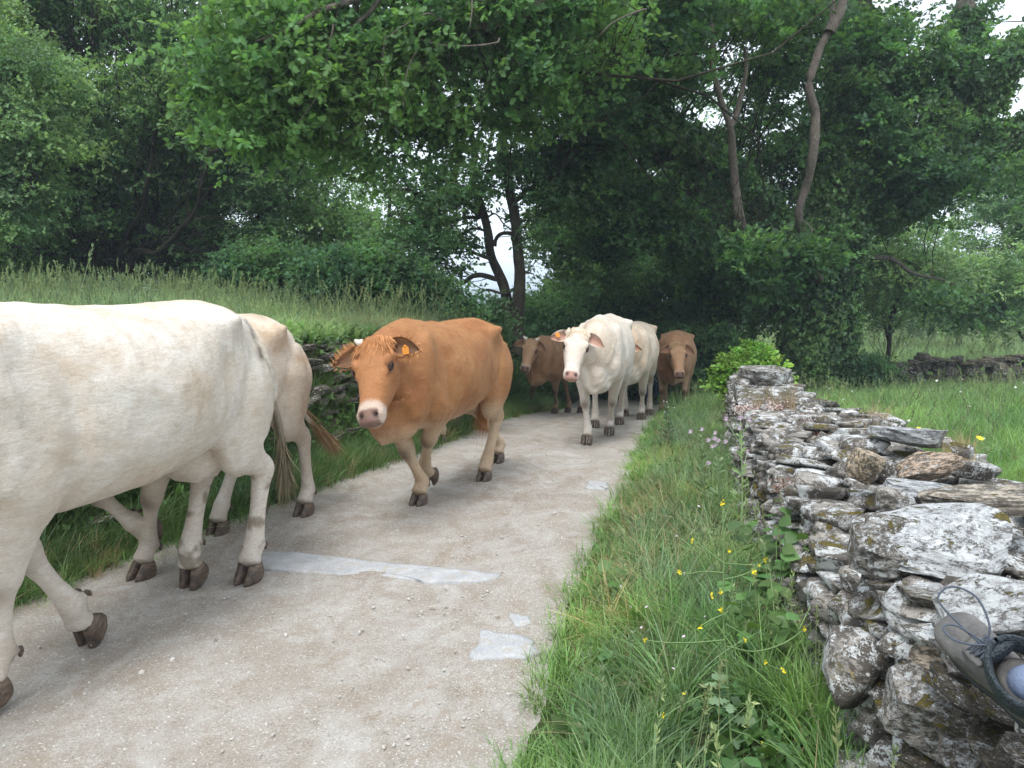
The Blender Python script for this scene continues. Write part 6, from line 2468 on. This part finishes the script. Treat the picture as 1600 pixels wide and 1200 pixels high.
    shell = fuse(mb.mesh("shell"), .006, 4, .5)
    V = co_of(shell)
    add(shell, "boot_upper", tl.m)
    # sole and rand
    for nm, z0_, z1_, gx, mt in (("boot_rand", -.088, -.055, 1.03, rub), ("boot_sole", -.106, -.087, 1.06, M_shirt)):
        mbs = MB()
        m = 40
        out = []
        for a in np.linspace(0, 2 * np.pi, m, endpoint=False):
            x = .057 + .147 * math.cos(a)
            wd = .050 - .010 * math.exp(-((x - .02) / .05) ** 2)
            out.append((x, math.copysign(abs(math.sin(a)) ** .7, math.sin(a)) * wd * gx * 1.02))
        Vs = [(a, b, z0_) for a, b in out] + [(a, b, z1_) for a, b in out]
        Fs = [(j, (j + 1) % m, (j + 1) % m + m, j + m) for j in range(m)] + [tuple(range(m - 1, -1, -1)), tuple(range(m, 2 * m))]
        mbs.add(Vs, Fs)
        add(mbs, nm, mt)
    # padded collar ring and tongue
    mc = MB()
    ring = []
    for a in np.linspace(0, 2 * np.pi, 29):
        ring.append((-.014 + .074 * math.cos(a), .058 * math.sin(a), .030 + .022 * max(0, math.cos(a)) + .006 * math.cos(2 * a)))
    ring = np.array(ring)
    ring[-1] = ring[0] + 1e-4
    mc.add(*loft(ring, .036, .0085, 14, cap=False))
    add(mc, "boot_collar", tk.m)
    mt_ = MB()
    st = spline(np.array([(.085, 0, -.018, .010, .030), (.062, 0, .012, .011, .036), (.05, 0, .045, .011, .040), (.048, 0, .075, .009, .036)]), 5)
    mt_.add(*loft(st[:, :3], st[:, 3], st[:, 4], 14, up=(1, 0, .5), ex=2.6))
    add(mt_, "boot_tongue", tk.m)
    # eyelet strips, laces
    ml = MB()
    for sy in (-1, 1):
        st = spline(np.array([(.115, sy * .026, -.028), (.085, sy * .034, -.006), (.058, sy * .040, .022)]), 5)
        ml.add(*loft(st, .005, .009, 8))
    add(ml, "eyelet_strip", tl.m)
    tcap = MB()
    st = spline(np.array([(.118, -.052, -.066), (.124, -.040, -.040), (.128, -.018, -.0275), (.130, 0, -.0255), (.128, .018, -.0275), (.124, .040, -.040), (.118, .052, -.066)]), 5)
    tcap.add(*loft(st, .0022, .0030, 8))
    add(tcap, "toe_cap_seam", rub)
    ml = MB()
    for k, xx in enumerate((.112, .097, .082, .067)):
        z = -.020 + (.112 - xx) * .95
        for sgn in (-1, 1):
            st = spline(np.array([(xx, -sgn * .028, z), (xx - .005, 0, z + .010), (xx - .013, sgn * .031, z + .010)]), 4)
            ml.add(*loft(st, .0021, .0021, 6))
    # two standing loops
    for pts in ([(.085, .004, .012), (.105, -.03, .035), (.16, -.052, .055), (.205, -.03, .060), (.20, .01, .055), (.14, .012, .035), (.088, .006, .014)],
                [(.085, -.004, .012), (.10, .028, .03), (.125, .050, .045), (.150, .045, .05), (.140, .02, .04), (.09, -.002, .014)]):
        st = spline(np.array(pts), 7)
        ml.add(*loft(st, .0024, .0024, 7))
    add(ml, "laces", lace)
    sk = MB()
    legd = (M.to_3x3().inverted() @ Vector((.62, -.50, .42))).normalized()
    s0 = Vector((-.018, 0, .02))
    st = spline(np.array([(-.012, 0, -.02, .040, .036), tuple(s0) + (.038, .034), tuple(s0 + legd * .06) + (.038, .036), tuple(s0 + legd * .12) + (.042, .040)]), 6)
    sk.add(*loft(st[:, :3], st[:, 3], st[:, 4], 20, up=(1, 0, 0)))
    add(sk, "sock", ts.m)
    # lower leg, knee, thigh, trunk sitting on the wall (outside the frame)
    Mi = M.inverted()
    kn = s0 + legd * .44
    hip = Mi @ Vector((1.25, .62, .92))
    pel = Mi @ Vector((1.30, .42, .90))
    ch = Mi @ Vector((1.32, .30, 1.34))
    hd = Mi @ Vector((1.30, .34, 1.64))
    J = [[tuple(s0 + legd * .09) + (.037, .035), tuple(s0 + legd * .2) + (.052, .050), tuple(s0 + legd * .3) + (.055, .050), (kn.x, kn.y, kn.z, .058, .055), tuple(kn.lerp(hip, .25)) + (.065, .065), tuple(hip) + (.09, .09)],
         [tuple(pel) + (.13, .15), tuple(pel.lerp(ch, .5)) + (.12, .15), tuple(ch) + (.12, .17), tuple(ch.lerp(hd, .6)) + (.055, .055)]]
    bd = person_body(J, 0, .012, [(tuple(hd), (.10, .085, .11))])
    add(bd, "body", M_skin)
    jk = person_body([[tuple(kn.lerp(hip, .12)) + (.085, .085), tuple(kn.lerp(hip, .5)) + (.10, .10), tuple(hip) + (.12, .12), tuple(pel) + (.15, .17)]], 0, .014)
    add(jk, "shorts", M_navy)
    jk = person_body([[tuple(pel.lerp(ch, .08)) + (.15, .17), tuple(pel.lerp(ch, .5)) + (.14, .17), tuple(ch) + (.14, .19), tuple(ch.lerp(hd, .3)) + (.08, .10)]], 0, .014)
    add(jk, "shirt", M_shirt)


build_ground()
build_hill()
build_haze()
build_wall()
build_slabs()
build_trees()
build_grass()
build_cows()
build_people()
build_plants()
